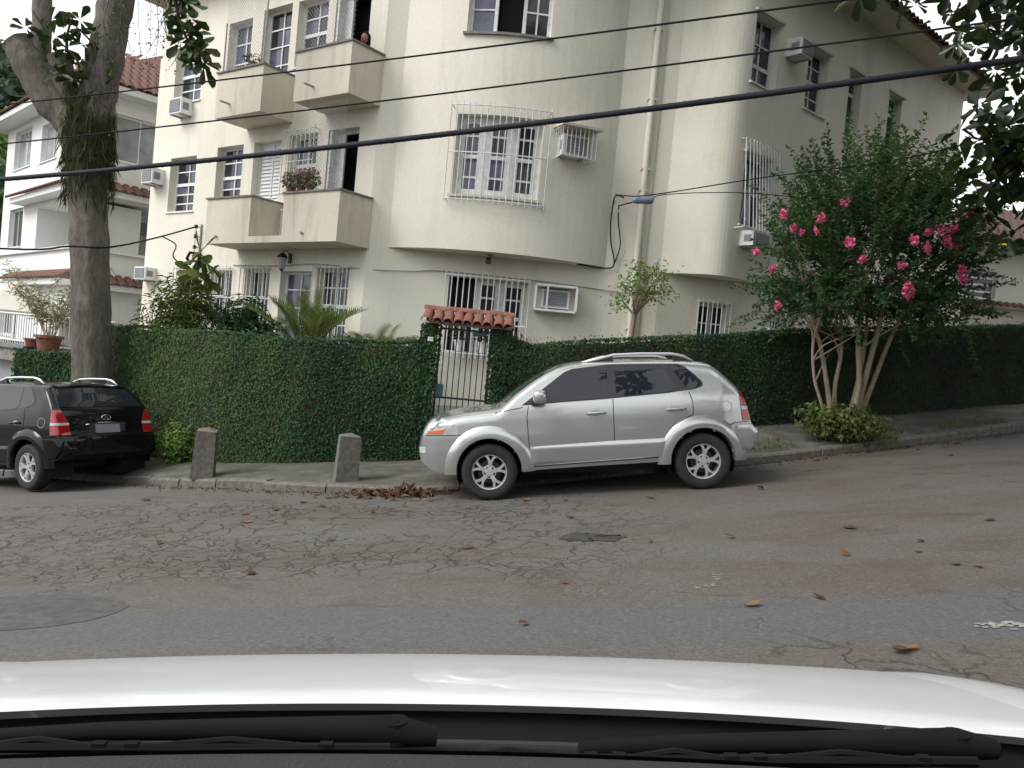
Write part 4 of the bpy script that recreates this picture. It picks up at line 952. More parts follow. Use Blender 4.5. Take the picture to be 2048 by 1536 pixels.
mb = MB(); mb.box((-.77, 13.06, 2.0), (1.36, .34, .05)); mb.build('lintel', M['wall2'], cn)
tm = MB(); pr = [[(.082*math.cos(math.pi*k/8), -.40, .075*math.sin(math.pi*k/8)), (.066*math.cos(math.pi*k/8), 0, .06*math.sin(math.pi*k/8)+.19)] for k in range(9)]
tm.grid(pr); pi = [[(p[0][0]*.82, p[0][1], p[0][2]*.8), (p[1][0]*.82, p[1][1], p[1][2]*.97)] for p in pr]; tm.grid(pi); tm.add([p[0] for p in pr]+[p[0] for p in pi], [(i, 9+i, 9+i+1, i+1) for i in range(8)])
ctile = tm.mesh('cover_tile', M['terracotta'], 50, True)
tp = MB(); tp.grid([[(-.095+.19*k/6, -.36, .055-.05*math.sin(math.pi*k/6)), (-.095+.19*k/6, 0, .225-.05*math.sin(math.pi*k/6))] for k in range(7)]); ptile = tp.mesh('pan_tile', M['terracotta'], 60)
for k in range(9):
    x = -1.40+k*.158
    inst('cover_tile', ctile, cn, (x, 13.06+random.uniform(-.012, .012), 1.99), (0, 0, random.uniform(-.05, .05)))
    inst('cover_tile', ctile, cn, (x, 13.06, 1.99), (0, 0, math.pi+random.uniform(-.05, .05)))
    if k < 8: inst('pan_tile', ptile, cn, (x+.079, 13.06, 1.965)); inst('pan_tile', ptile, cn, (x+.079, 13.06, 1.965), (0, 0, math.pi))
rm = MB(); rm.grid([[(x, .085*math.cos(math.pi*k/8), .07*math.sin(math.pi*k/8)*s_) for k in range(9)] for x, s_ in ((-.19, 1.08), (.19, .95))]); rtile = rm.mesh('ridge_tile', M['terracotta'], 60)
for k in range(4): inst('ridge_tile', rtile, cn, (-1.30+k*.355, 13.06, 2.19+.004*(k % 2)), (0, random.uniform(-.02, .02), random.uniform(-.03, .03)))
# bollards
def bollard(x, y, h, label):
    z = walk_z(x, y); root = thing('bollard', label, 'bollard', (x, y, z-.03), (R(random.uniform(-2, 2)), R(random.uniform(-2.5, 2)), R(random.uniform(10, 20))), 'granite bollards on the pavement')
    mb = MB(); w0, w1 = .155, .135; b_ = h-.045
    V = [(sx*w0, sy*w0, 0) for sx, sy in ((-1, -1), (1, -1), (1, 1), (-1, 1))]+[(sx*w1, sy*w1, b_) for sx, sy in ((-1, -1), (1, -1), (1, 1), (-1, 1))]
    V = [(x_+random.uniform(-.008, .008), y_+random.uniform(-.008, .008), z_) for x_, y_, z_ in V]
    mb.add(V, [(0, 1, 5, 4), (1, 2, 6, 5), (2, 3, 7, 6), (3, 0, 4, 7)]); mb.build('shaft', M['granite'], root, world=False)
    mb = MB(); mb.add([(sx*(w1+.004), sy*(w1+.004), b_-.002) for sx, sy in ((-1, -1), (1, -1), (1, 1), (-1, 1))]+[(.01, 0, h)], [(0, 1, 4), (1, 2, 4), (2, 3, 4), (3, 0, 4), (3, 2, 1, 0)]); mb.build('cap', M['granite'], root, world=False)
bollard(-4.40, 12.0, .76, 'weathered stone bollard close to the black car'); bollard(-2.17, 11.3, .68, 'weathered stone bollard between the ivy wall and the silver car')
# ------------------------------------------------------------------ the two sport utility cars (same body, different paint)
TOPX = [-.885, -.875, -.85, -.80, -.745, -.69, -.60, -.51, -.26, -.03, .146, .25, .358, .592, .778, .915, 1.02, 1.12, 1.35, 1.685, 2.135, 2.47, 2.72, 2.82, 2.95, 3.09, 3.17, 3.22, 3.255, 3.30, 3.36, 3.385]
TOPZ = [.70, .78, .82, .935, 1.005, 1.045, 1.072, 1.09, 1.128, 1.145, 1.158, 1.232, 1.315, 1.46, 1.558, 1.61, 1.636, 1.652, 1.668, 1.664, 1.648, 1.625, 1.592, 1.562, 1.45, 1.30, 1.195, 1.04, .88, .80, .785, .68]
BOTX = [-.885, -.86, -.70, -.40, .5, 2.2, 3.0, 3.25, 3.385]; BOTZ = [.64, .50, .36, .30, .31, .33, .38, .44, .56]
PLX = [-.885, -.86, -.80, -.65, -.4, 0, .6, 2.4, 2.9, 3.15, 3.28, 3.36, 3.385]; PLY = [.54, .62, .70, .79, .852, .88, .89, .89, .87, .825, .785, .73, .66]
SCZ = [.25, .36, .62, .78, .95, 1.15, 1.30, 1.62, 1.75]; SCY = [.945, .965, .995, 1.0, .987, .955, .885, .735, .67]
def ztop(x): return float(np.interp(x, TOPX, TOPZ))
def zbot(x): return float(np.interp(x, BOTX, BOTZ))
def wbase(x, z): return float(np.interp(x, PLX, PLY)*np.interp(z, SCZ, SCY))
def corner(x):
    H_ = ztop(x)-zbot(x); hood = np.interp(x, [.0, .9], [1, 0]); rear = np.interp(x, [2.7, 3.2], [0, 1])
    rz = min(.12*hood+.10*(1-hood), .42*H_); ry = .26*hood+.13*(1-hood); cr = .045*hood+.03*(1-hood)
    if x < -.6: cr = .02; ry = .20
    return rz, ry, min(cr, H_*.2)
def wfull(x, z):
    rz, ry, cr = corner(x); zt = ztop(x)-cr; zc = zt-rz
    if z <= zc: return wbase(x, z)
    f = min(1, (z-zc)/rz); w_ = wbase(x, zc); return w_-ry+ry*math.sqrt(max(0, 1-f*f))
def zsurf(x, y):
    y = abs(y); rz, ry, cr = corner(x); zt = ztop(x)-cr; zc = zt-rz; w_ = wbase(x, zc)
    if y <= w_-ry: return zt+cr*(1-(y/(w_-ry))**2)
    if y <= w_: return zc+rz*math.sqrt(max(0, 1-((y-(w_-ry))/ry)**2))
    return zc-(y-w_)*6
def solve_x(y, z, lo, hi, rising):
    for _ in range(32):
        m_ = (lo+hi)/2; v_ = zsurf(m_, y) > z
        if v_ == rising: hi = m_
        else: lo = m_
    return (lo+hi)/2
def strip(poly, off, nz=9, nx=8):
    """grid of points (x, z, off) inside a polygon that is monotone in z"""
    zs = [p[1] for p in poly]; z0, z1 = min(zs), max(zs); rows = []
    for i in range(nz+1):
        z = z0+(z1-z0)*min(max(i/nz, .002), .998); X = []
        for a, b in zip(poly, poly[1:]+poly[:1]):
            if (a[1]-z)*(b[1]-z) <= 0 and a[1] != b[1]: X.append(a[0]+(b[0]-a[0])*(z-a[1])/(b[1]-a[1]))
        x0, x1 = min(X), max(X); rows.append([(x0+(x1-x0)*k/nx, z) for k in range(nx+1)])
    return rows
def side_patch(poly, off, sgn, nz=9, nx=8, fo=None):
    rows = strip(poly, off, nz, nx)
    P = [[(x, sgn*(wfull(x, z)+(fo(x, z) if fo else off)), z) for x, z in r] for r in rows]
    return MB().grid(P)
def side_line(pts, wd, off, sgn):
    mb = MB(); P = []; D_ = dens(pts, 8)
    for i, p in enumerate(D_):
        t_ = D_[min(i+1, len(D_)-1)]-D_[max(i-1, 0)]; t_ = t_/np.linalg.norm(t_); n_ = np.array([-t_[1], t_[0]])*wd/2
        P.append([((p+s_*n_)[0], sgn*(wfull(*(p+s_*n_))+off), (p+s_*n_)[1]) for s_ in (-1, 1)])
    return mb.grid(P)
WHEELS = [(0, -1), (0, 1), (2.63, -1), (2.63, 1)]
WR = .344
def wheel_meshes():
    ty = MB(); ty.lathe([(.205, -.09), (.225, -.105), (.30, -.112), (.325, -.10), (.341, -.075), (.344, 0), (.341, .075), (.325, .10), (.30, .112), (.225, .105), (.205, .09)], 40, 'y')
    for k in range(40):
        a = 2*math.pi*k/40
        for yy in (-.05, .05): ty.box((.343*math.cos(a), yy, .343*math.sin(a)), (.012, .04, .02), Matrix.Rotation(-a, 3, 'Y'))
    tyre = ty.mesh('tyre', M['rubber'], 40)
    rm_ = MB(); rm_.lathe([(.196, .10), (.196, -.075), (.205, -.098), (.214, -.100), (.218, -.09), (.212, -.07)], 40, 'y')
    for k in range(5):
        a0 = 2*math.pi*k/5+math.pi/2+.15
        for sgn in (-1, 1):
            P = []
            for r, da, wd, yy in ((.05, .0, .028, -.088), (.09, .02, .024, -.092), (.135, .09, .020, -.094), (.175, .20, .018, -.093), (.200, .27, .024, -.092)):
                a = a0+sgn*da*1.0; c_ = Vector((r*math.cos(a), 0, r*math.sin(a))); tg = Vector((-math.sin(a), 0, math.cos(a)))
                P.append([c_-tg*wd+Vector((0, yy+.025, 0)), c_-tg*wd*.8+Vector((0, yy, 0)), c_+tg*wd*.8+Vector((0, yy, 0)), c_+tg*wd+Vector((0, yy+.025, 0))])
            rm_.grid(P)
    rm_.lathe([(.0, -.090), (.035, -.092), (.06, -.088), (.085, -.084), (.085, -.05)], 24, 'y')
    rim = rm_.mesh('rim', M['alloy'], 35, True)
    nu = MB()
    for k in range(5):
        a = 2*math.pi*k/5+math.pi/2+.15+.63; nu.lathe([(0, -.098), (.010, -.098), (.011, -.08)], 6, 'y', (.058*math.cos(a), 0, .058*math.sin(a)))
        nu.lathe([(.018, -.0862), (.0115, -.0858)], 10, 'y', (.058*math.cos(a), -.002, .058*math.sin(a)))
    nut = nu.mesh('lug_nut', M['darkmetal'])
    dk = MB(); dk.lathe([(0, -.02), (.14, -.02), (.145, .01), (0, .01)], 28, 'y'); disc = dk.mesh('brake_disc', M['darkmetal'], 40)
    bk = MB(); bk.lathe([(0, .03), (.198, .03)], 28, 'y'); back = bk.mesh('rim_back', M['room'])
    return tyre, rim, nut, disc, back
WM = wheel_meshes()
def suv(root, paint_, glass_rear=None):
    body = MB(); xs_ = np.unique(np.concatenate([np.linspace(-.885, -.6, 10), np.linspace(-.6, 2.7, 84), np.linspace(2.7, 3.385, 24)]))
    secs = []
    for x in xs_:
        rz, ry, cr = corner(x); zb_ = zbot(x); zt = ztop(x)-cr; zc = zt-rz; r = [(x, 0, zb_), (x, wbase(x, zb_)*.85, zb_)]
        for f in np.linspace(0.03, 1, 18): z = zb_+(zc-zb_)*f; r.append((x, wbase(x, z), z))
        w_ = wbase(x, zc)
        for k in range(1, 7): a = math.pi/2*k/6; r.append((x, w_-ry+ry*math.cos(a), zc+rz*math.sin(a)))
        for k in range(1, 7): yy = (w_-ry)*(1-k/6); r.append((x, yy, zt+cr*(1-(yy/(w_-ry))**2)))
        secs.append(r)
    n = len(secs[0])
    def hole(p): return any(math.hypot(p[0]-wx, p[2]-WR-.01) < .405 for wx in (0, 2.63)) and abs(p[1]) > .45
    for sgn in (-1, 1):
        P = [[(p[0], sgn*p[1], p[2]) for p in r] for r in secs]
        base = len(body.v); body.v += [p for r in P for p in r]
        for i in range(len(P)-1):
            for j in range(n-1):
                c_ = [P[i][j], P[i][j+1], P[i+1][j+1], P[i+1][j]]; ce = [sum(q[k] for q in c_)/4 for k in range(3)]
                if hole(ce): continue
                f = (base+i*n+j, base+i*n+j+1, base+(i+1)*n+j+1, base+(i+1)*n+j); body.f.append(f if sgn > 0 else f[::-1])
        for i in (0, len(P)-1): body.f.append(tuple(base+i*n+j for j in range(n)))
    bd = body.build('body', paint_, root, smooth=38, world=False)
    bm_ = bmesh.new(); bm_.from_mesh(bd.data); bmesh.ops.remove_doubles(bm_, verts=bm_.verts, dist=.0005); bmesh.ops.recalc_face_normals(bm_, faces=bm_.faces); bm_.to_mesh(bd.data); bm_.free()
    bd.data.polygons.foreach_set('use_smooth', [True]*len(bd.data.polygons)); bd.data.set_sharp_from_angle(angle=R(40))
    def B(mb, name, mat, par=None, smooth=40): return mb.build(name, mat, par or root, smooth=smooth, world=False)
    FG = [(.50, 1.148), (.79, 1.362), (1.0, 1.505), (1.14, 1.556), (1.51, 1.575), (1.51, 1.180)]
    RG = [(1.605, 1.577), (2.235, 1.558), (2.335, 1.225), (1.605, 1.190)]
    QG = [(2.30, 1.555), (2.44, 1.535), (2.575, 1.42), (2.665, 1.315), (2.655, 1.275), (2.51, 1.232), (2.415, 1.34)]
    GF = [(.43, 1.138), (.76, 1.365), (.985, 1.522), (1.13, 1.572), (1.55, 1.590), (2.26, 1.575), (2.45, 1.550), (2.59, 1.425), (2.69, 1.315), (2.675, 1.262), (2.50, 1.215), (1.55, 1.172)]
    for sgn in (-1, 1):
        fr = B(side_patch(GF, .004, sgn, 14, 24), 'window_surround', M['plastic'])
        for poly in (FG, RG, QG): B(side_patch(poly, .008, sgn, 12, 10), 'side_window', M['carglass'], fr)
        sm_ = MB()
        for pts in ([(.515, 1.13), (.49, .988), (.50, .65), (.525, .39), (.60, .385), (2.15, .42)], [(1.556, 1.165), (1.55, .9), (1.543, .41)], [(2.50, 1.205), (2.535, 1.077), (2.53, .93), (2.44, .89)], [(-.76, .822), (-.5, .815), (-.30, .812)], [(2.97, .77), (3.04, .80), (3.25, .805)], [(.10, 1.06), (.45, 1.115)]):
            s_ = side_line(pts, .009, .0025, sgn); sm_.add(s_.v, s_.f)
        B(sm_, 'panel_gap', M['room'])
        # sill cladding and door strip
        def fo(x, z): return .022*min(1, (.655-z)/.05)*min(1, max(0, (x-.50)/.03))*min(1, max(0, (2.22-x)/.04))+.001
        B(side_patch([(.50, .40), (.50, .635), (1.55, .655), (2.22, .655), (2.15, .43)], .02, sgn, 10, 30, fo), 'door_cladding', paint_)
        # wheel-arch flares
        for wx in (0, 2.63):
            mb = MB(); P = []
            for k in range(45):
                a = R(-4+188*k/44); ca, sa = math.cos(a), math.sin(a); row = []
                ext = .12*(1-abs(sa))**1.5*.0
                for rr, of in ((.392, -.10), (.395, .012), (.405, .036), (.45, .040), (.50, .030), (.545, .008), (.56, -.004)):
                    x, z = wx+rr*ca, WR+.012+rr*sa; z = max(z, .33); x = min(max(x, -.87), 3.36)
                    row.append((x, sgn*(wfull(x, min(z, ztop(x)-.05))+of), z))
                P.append(row)
            B(mb.grid(P), 'wheel_arch_flare', paint_)
            mb = MB(); P = [[(wx+.41*math.cos(R(-25+230*k/20)), sgn*yy, WR+.012+.41*math.sin(R(-25+230*k/20))) for yy in (.40, .80)] for k in range(21)]; mb.grid(P)
            mb.add([(wx+.41*math.cos(R(-25+230*k/20)), sgn*.40, WR+.012+.41*math.sin(R(-25+230*k/20))) for k in range(21)], [tuple(range(21))]); B(mb, 'wheel_well', M['room'])
        # door handles in their recesses
        hm = MB()
        for x in (1.34, 2.325):
            rc = side_patch([(x+.075*math.cos(a), 1.003+.038*math.sin(a)) for a in np.linspace(0, 2*math.pi, 15)[:-1]], .0015, sgn, 6, 6); rec_ = B(rc, 'handle_recess', M['grey'])
            mb = MB(); yy = sgn*(wfull(x, 1.0)+.028); mb.tube([(x-.115, yy-sgn*.022, 1.0), (x-.10, yy, 1.002), (x, yy+sgn*.004, 1.004), (x+.09, yy, 1.004), (x+.115, yy-sgn*.022, 1.0)], [.012, .017, .017, .018, .014], 8); B(mb, 'door_handle', paint_)
        # mirror
        mb = MB(); yb_ = wfull(.62, 1.2)
        mb.sphere((.655, sgn*(yb_+.13), 1.235), (.085, .125, .092), 14, 9); 
        cm = Vector((.655, sgn*(yb_+.13), 1.235)); sq = lambda v, r: math.copysign(abs(v/r)**.55*r, v)
        mb.v = [(cm.x+sq(v[0]-cm.x, .085), cm.y+sq(v[1]-cm.y, .125)*.9, cm.z+sq(v[2]-cm.z, .092)*.9) for v in mb.v]; mr = B(mb, 'mirror', paint_, smooth=180)
        mb = MB(); mb.box((.60, sgn*(yb_+.02), 1.165), (.09, .12, .05)); B(mb, 'mirror_arm', M['plastic'], mr); mb = MB(); mb.sphere((.712, sgn*(yb_+.13), 1.235), (.032, .105, .073), 12, 7); B(mb, 'mirror_glass', M['carglass'], mr)
        # headlamp, indicator
        B(side_patch([(-.745, .835), (-.56, .83), (-.50, .92), (-.49, 1.0), (-.56, 1.03), (-.66, .985), (-.74, .90)], .004, sgn, 10, 10), 'headlight', M['lamp_clear'])
        B(side_patch([(-.745, .835), (-.565, .83), (-.525, .895), (-.738, .885)], .007, sgn, 4, 8), 'indicator', M['amber'])
        B(side_patch([(-.69+.045*math.cos(a), .935+.045*math.sin(a)) for a in np.linspace(0, 2*math.pi, 17)[:-1]], .008, sgn, 6, 6), 'headlight_lens', M['chrome']); B(side_patch([(-.585+.045*math.cos(a), .955+.045*math.sin(a)) for a in np.linspace(0, 2*math.pi, 17)[:-1]], .008, sgn, 6, 6), 'headlight_lens', M['pane3'])
        B(side_patch([(-.86, .60), (-.78, .60), (-.78, .68), (-.86, .68)], .004, sgn, 4, 4), 'fog_light', M['lamp_clear'])
        # tail lamp wrapping the corner
        for z0, z1, mt, nm, of in ((.815, .955, 'red', 'tail_light', .012), (.955, .995, 'lamp_clear', 'reversing_light', .014), (.995, 1.185, 'red', 'tail_light', .012)):
            P = []
            for z in np.linspace(z0+.001, z1-.001, 9):
                x0 = 3.125+.06*(1.19-z); yend = .60+.09*max(0, (z-.99)/.2)
                xe = solve_x(yend, z, 2.6, 3.385, False); row = []
                for k in range(9):
                    x = x0+(xe-.004-x0)*k/9; row.append((x+of*k/12, sgn*(min(wfull(x, z), wbase(x, z))+of*(1-k/12)), z))
                for k in range(1, 5):
                    yy0 = abs(row[8][1]); yy = yy0+(yend-yy0)*k/4; row.append((max(row[-1][0], solve_x(yy, z, 2.6, 3.385, False)+of), sgn*yy, z))
                P.append(row)
            B(MB().grid(P), nm, M[mt])
        # rear bumper bulge, reflector strip
        def fb(x, z): return .03*min(1, max(0, (.80-z)/.04))*min(1, max(0, (z-.42)/.05))*min(1, max(0, (x-2.99)/.04))
        B(side_patch([(3.0, .44), (2.99, .78), (3.33, .795), (3.34, .60), (3.22, .45)], .02, sgn, 12, 12, fb), 'rear_bumper', paint_)
        # roof rail
        mb = MB(); P = []
        for x, dz in ((1.22, .008), (1.42, .03), (1.62, .075), (1.95, .083), (2.35, .083), (2.5, .06), (2.62, .006)):
            P.append((x, sgn*.60, zsurf(x, .60)+dz))
        mb.tube(P, [.012, .018, .019, .019, .019, .02, .012], 10); rr_ = B(mb, 'roof_rail', M['alloy'], smooth=180)
        for xa, xb in ((1.25, 1.62), (2.36, 2.64)):
            mb = MB()
            T3 = [(xa, zsurf(xa, .6)-.01), (xb, zsurf(xb, .6)-.01), (xb-.02 if xa < 2 else xa+.02, zsurf(xb if xa < 2 else xa, .6)+.07)]
            mb.add([(x, sgn*y, z) for y in (.61, .57) for x, z in T3], [(0, 1, 2), (3, 5, 4), (0, 3, 4, 1), (1, 4, 5, 2), (2, 5, 3, 0)])
            B(mb, 'rail_foot', M['plastic'], rr_)
    # fuel flap on the left flank
    mb = MB(); P = []; c0 = (2.95, 1.0)
    for rr in (.068, .0745): P.append([(c0[0]+rr*math.cos(a), -(wfull(c0[0]+rr*math.cos(a), c0[1]+rr*math.sin(a))+.003), c0[1]+rr*math.sin(a)) for a in np.linspace(0, 2*math.pi, 29)])
    B(mb.grid(P), 'fuel_flap', M['grey'])
    # windscreen and rear window lie on the lofted skin
    for lo, hi, rise, z0, z1, nm, mt, yin, yout in ((-.2, 1.05, True, 1.185, 1.605, 'windscreen', 'windscreen', .70, .565), (2.6, 3.385, False, 1.225, 1.545, 'rear_window', 'carglass', .68, .555)):
        P = []
        for z in np.linspace(z0, z1, 12):
            hw = yin+(yout-yin)*(z-z0)/(z1-z0); row = []
            for k in range(17):
                y = -hw+2*hw*k/16; x = solve_x(y, z, lo, hi, rise); row.append((x+(-.005 if rise else .006), y, z+.003))
            P.append(row)
        B(MB().grid(P), nm, M[mt], smooth=180)
    # tailgate: spoiler lip, chrome strip, emblem, plate, wiper, lower bumper
    mb = MB(); P = [[(2.72, y, zsurf(2.72, y)+.006), (2.86, y, zsurf(2.80, y)+.004), (2.87, y, zsurf(2.80, y)-.02), (2.80, y, zsurf(2.80, y)-.03)] for y in np.linspace(-.56, .56, 15)]; B(mb.grid(P), 'spoiler', paint_)
    xr = solve_x(0, 1.03, 2.6, 3.385, False)
    mb = MB(); mb.tube([(solve_x(y, .985, 2.6, 3.385, False)+.010, y, .985-.03*(y/.34)**2) for y in np.linspace(-.34, .34, 13)], .011, 8); B(mb, 'chrome_strip', M['chrome'], smooth=180)
    mb = MB(); ex = solve_x(0, 1.06, 2.6, 3.385, False)+.014; mb.tube([(ex, .075*math.cos(a), 1.06+.038*math.sin(a)) for a in np.linspace(0, 2*math.pi, 25)], .0065, 6)
    mb.bar((ex, -.030, 1.03), (ex, -.018, 1.09), .012); mb.bar((ex, .018, 1.03), (ex, .030, 1.09), .012); mb.bar((ex, -.026, 1.052), (ex, .026, 1.068), .012); B(mb, 'emblem', M['chrome'])
    px = solve_x(0, .90, 2.6, 3.385, False); mb = MB(); mb.box((px+.016, 0, .895), (.012, .40, .13), Matrix.Rotation(R(-8), 3, 'Y')); B(mb, 'number_plate', M['plate'])
    mb = MB(); mb.box((px+.006, 0, .90), (.014, .58, .17), Matrix.Rotation(R(-8), 3, 'Y')); B(mb, 'plate_recess', M['plastic'])
    mb = MB(); P = [[(3.30, y, .80), (3.405-.10*(abs(y)/.80)**4, y, .79), (3.415-.10*(abs(y)/.80)**4, y, .66), (3.39-.10*(abs(y)/.80)**4, y, .52), (3.28, y, .45)] for y in np.linspace(-.76, .76, 19)]; B(mb.grid(P), 'tail_bumper', paint_)
    # grille and front plate
    mb = MB(); P = [[(solve_x(y, z, -.885, .2, True)-.006, y, z) for y in np.linspace(-.34, .34, 9)] for z in (.86, .90, .95, .99)]; B(mb.grid(P), 'front_grille', M['plastic'])
    mb = MB(); mb.box((1.3, 0, .30), (2.6, 1.3, .06)); B(mb, 'underbody', M['room']); mb = MB(); mb.tube([(2.63, -.7, WR), (2.63, .7, WR)], .04, 8); mb.tube([(0, -.7, WR), (0, .7, WR)], .04, 8); B(mb, 'axle', M['darkmetal'])
    tyre, rim, nut, disc, back = WM
    for i, (x, sgn) in enumerate(WHEELS):
        w_ = empty('wheel', (x, sgn*.765, WR), (0, random.uniform(0, 6), 0 if sgn < 0 else math.pi)); w_.parent = root
        for nm, me in (('tyre', tyre), ('rim', rim), ('lug_nut', nut), ('brake_disc', disc), ('rim_back', back)): inst(nm, me, w_, world=False)
z_f, z_r = float(road_h(-.17, 10.1)), float(road_h(2.44, 10.1)); pit = math.atan2(z_r-z_f, 2.62)
s_root = thing('parked_suv', 'silver sport utility car parked side-on against the kerb before the gate', 'car', (-.14, 10.86, z_f-.005), (R(-.8), -pit, R(1.0)))
suv(s_root, M['silver'])
bx, by = -6.0, 12.05; rot = R(-30); rl_x, rl_y = bx, by
zl = float(road_h(-6.75, 12.0)); zfw = float(road_h(-6.75-2.63*.866, 12.0+2.63*.5)); bp = math.atan2(zl-zfw, 2.63)
ox = -6.93+.765*math.sin(R(30))-2.63*math.cos(rot); oy = 12.15+.765*math.cos(R(30))-2.63*math.sin(rot)
b_root = thing('parked_suv', 'black sport utility car seen from behind with red tail lights by the stone bollard', 'car', (ox, oy, zfw-.0), (R(.6), -bp, rot))
suv(b_root, M['blackcar'])

# ------------------------------------------------------------------ the white car the picture is taken from
wc = thing('white_car', 'white car bonnet with black wipers at its windscreen base', 'car', (0, 0, 0), (0, R(-4.7), 0))
def hz(x, y):
    tt = y-1.07; z = .996-.161*tt-.145*tt*tt-.032*(x/1.0)**2
    return z
def hy0(x): return 1.09-.085*(abs(x)/.9)**2.2
mb = MB(); P = []
for x in np.linspace(-.86, .86, 51):
    row = []; y0 = hy0(x); row.append((x, y0+.03, hz(x, y0)-.012))
    for f in np.linspace(0, 1, 28): y = y0+(2.15-.14*(x/.86)**2-y0)*f; row.append((x, y, hz(x, y)+(-.005 if f == 0 else 0)))
    yl = row[-1]; row.append((x, yl[1]+.05, yl[2]-.05)); P.append(row)
mb.grid(P).build('bonnet', M['whitecar'], wc, smooth=50, world=False)
for sgn in (-1, 1):
    mb = MB(); P = []
    for y in np.linspace(.30, 2.15, 26):
        row = []
        for x, dz in ((.867, -.004), (.90, -.002), (.95, -.002), (1.0, -.008), (1.03, -.03), (1.045, -.11), (1.05, -.35), (1.03, -.7)): row.append((sgn*x, y-.14*max(0, y-1.7)/.45*(x/1.05)**2, hz(.86, max(y, .95))+dz))
        P.append(row)
    mb.grid(P).build('fender', M['whitecar'], wc, smooth=60, world=False)
mb = MB(); P = [[(x, 2.20-.2*(abs(x)/1.04)**3-dy, z) for x in np.linspace(-1.03, 1.03, 21)] for z, dy in ((.60, .06), (.52, -.02), (.42, -.04), (.28, .0))]; mb.grid(P).build('front_bumper', M['whitecar'], wc, smooth=60, world=False)
mb = MB(); P = []
for x in np.linspace(-1.0, 1.0, 41):
    y0 = hy0(x)+.03; q = -.02*x*x; P.append([(x, y0, hz(x, y0)-.022), (x, y0-.05, .950+q), (x, y0-.11, .942+q), (x, y0-.17, .955+q), (x, .82-.09*x*x, 1.0+q)])
mb.grid(P).build('cowl_panel', M['cowl'], wc, smooth=60, world=False)
M['frit'] = simple('black_dash_edge', (.004, .004, .004), .7); M['dash'] = simple('grey_dash', (.020, .018, .016), .85, bmp=.3, bscale=200)
mb = MB(); P = [[(x, .90-.08*x*x, 1.002-.02*x*x), (x, .855-.08*x*x, 1.037-.02*x*x)] for x in np.linspace(-1.0, 1.0, 31)]; mb.grid(P).build('windscreen_edge', M['frit'], wc, world=False)
mb = MB(); P = [[(x, .852-.08*x*x, 1.034-.02*x*x), (x, .64, 1.03), (x, .42, .98), (x, .40, .70)] for x in np.linspace(-1.0, 1.0, 21)]; mb.grid(P).build('dashboard', M['dash'], wc, smooth=60, world=False)
def wiper(x0, x1, y0, y1, z):
    """arm from its pivot (x1) to the blade, which lies along the glass base"""
    w_ = MB(); w_.tube([(x1+.05, y1+.004, z-.004), (x1, y1, z+.004), (x1-.16, y1-.012, z+.010), (x1-.34, y1-.026, z+.012), (x1-.46, y1-.038, z+.010)], [.012, .020, .014, .011, .009], 8)
    w_.lathe([(0, .016), (.016, .014), (.018, -.012)], 14, c=(x1, y1, z+.004)); wo_ = w_.build('wiper', M['cowl'], wc, smooth=50, world=False)
    bl = MB(); Pb = [(x0+(x1-x0)*k/20, y0+(y1-y0-.045)*k/20-.010*math.sin(math.pi*k/20), z+.004+.005*math.sin(math.pi*k/20)) for k in range(21)]; bl.tube(Pb, .006, 6)
    for a, b_ in ((1, 6), (7, 11), (12, 18)):
        bl.tube([Pb[a], Vector(Pb[(a+b_)//2])+Vector((0, .004, .008)), Pb[b_]], .0038, 6); bl.box(Vector(Pb[a])+Vector((0, 0, .002)), (.015, .010, .009)); bl.box(Vector(Pb[b_])+Vector((0, 0, .002)), (.015, .010, .009))
    bl.build('wiper_blade', M['cowl'], wo_, world=False)
wiper(-.75, -.02, .925, .985, .994); wiper(.02, .66, .935, .985, .986)
mb = MB(); mb.tube([(x, 1.03-.085*(abs(x)/.9)**2.2, .958-.02*x*x) for x in np.linspace(-1.0, 1.0, 31)], .009, 6); mb.build('cowl_seal', M['rubber'], wc, smooth=60, world=False)
for k in range(16):
    mb = MB(); x = -.75+k*.1; mb.box((x, .985-.085*(abs(x)/.9)**2.2, .947-.02*x*x), (.06, .022, .006)); mb.build('cowl_vent', M['room'], wc, world=False)
# ------------------------------------------------------------------ trees and plants
def branch(mb, pts, r0, r1, n=10, wob=0, flute=0):
    P = []; V = [Vector(p) for p in pts]
    for i in range(len(V)-1):
        p0, p1, p2, p3 = V[max(i-1, 0)], V[i], V[i+1], V[min(i+2, len(V)-1)]
        for k in range(5):
            f = k/5; P.append(.5*((2*p1)+(p2-p0)*f+(2*p0-5*p1+4*p2-p3)*f*f+(3*p1-p0-3*p2+p3)*f**3))
    P.append(V[-1]); m_ = len(P)
    rr = [(r0+(r1-r0)*i/(m_-1))*(1+wob*math.sin(i*2.3)+wob*.6*math.sin(i*5.1)) for i in range(m_)]
    mb.tube(P, rr, n, True, flute); return P
def rosettes(C, per, size, rad=.12, up=.35):
    """whorls of big leaves round twig ends"""
    P = []; Nn = []; D = []
    for c_ in C:
        ax = rng.normal(size=3)*.5+np.array([0, 0, up]); ax /= np.linalg.norm(ax); a = np.cross(ax, rng.normal(size=3)); a /= np.linalg.norm(a); b_ = np.cross(ax, a)
        for k in range(per):
            th = 2*math.pi*k/per+rng.normal()*.25; d = a*math.cos(th)+b_*math.sin(th)+ax*rng.uniform(-.25, .55)-np.array([0, 0, .25]); d /= np.linalg.norm(d)
            P.append(np.array(c_)+d*.03); D.append(d); Nn.append(ax*.9+rng.normal(size=3)*.3)
    return np.array(P), np.array(Nn), np.array(D)
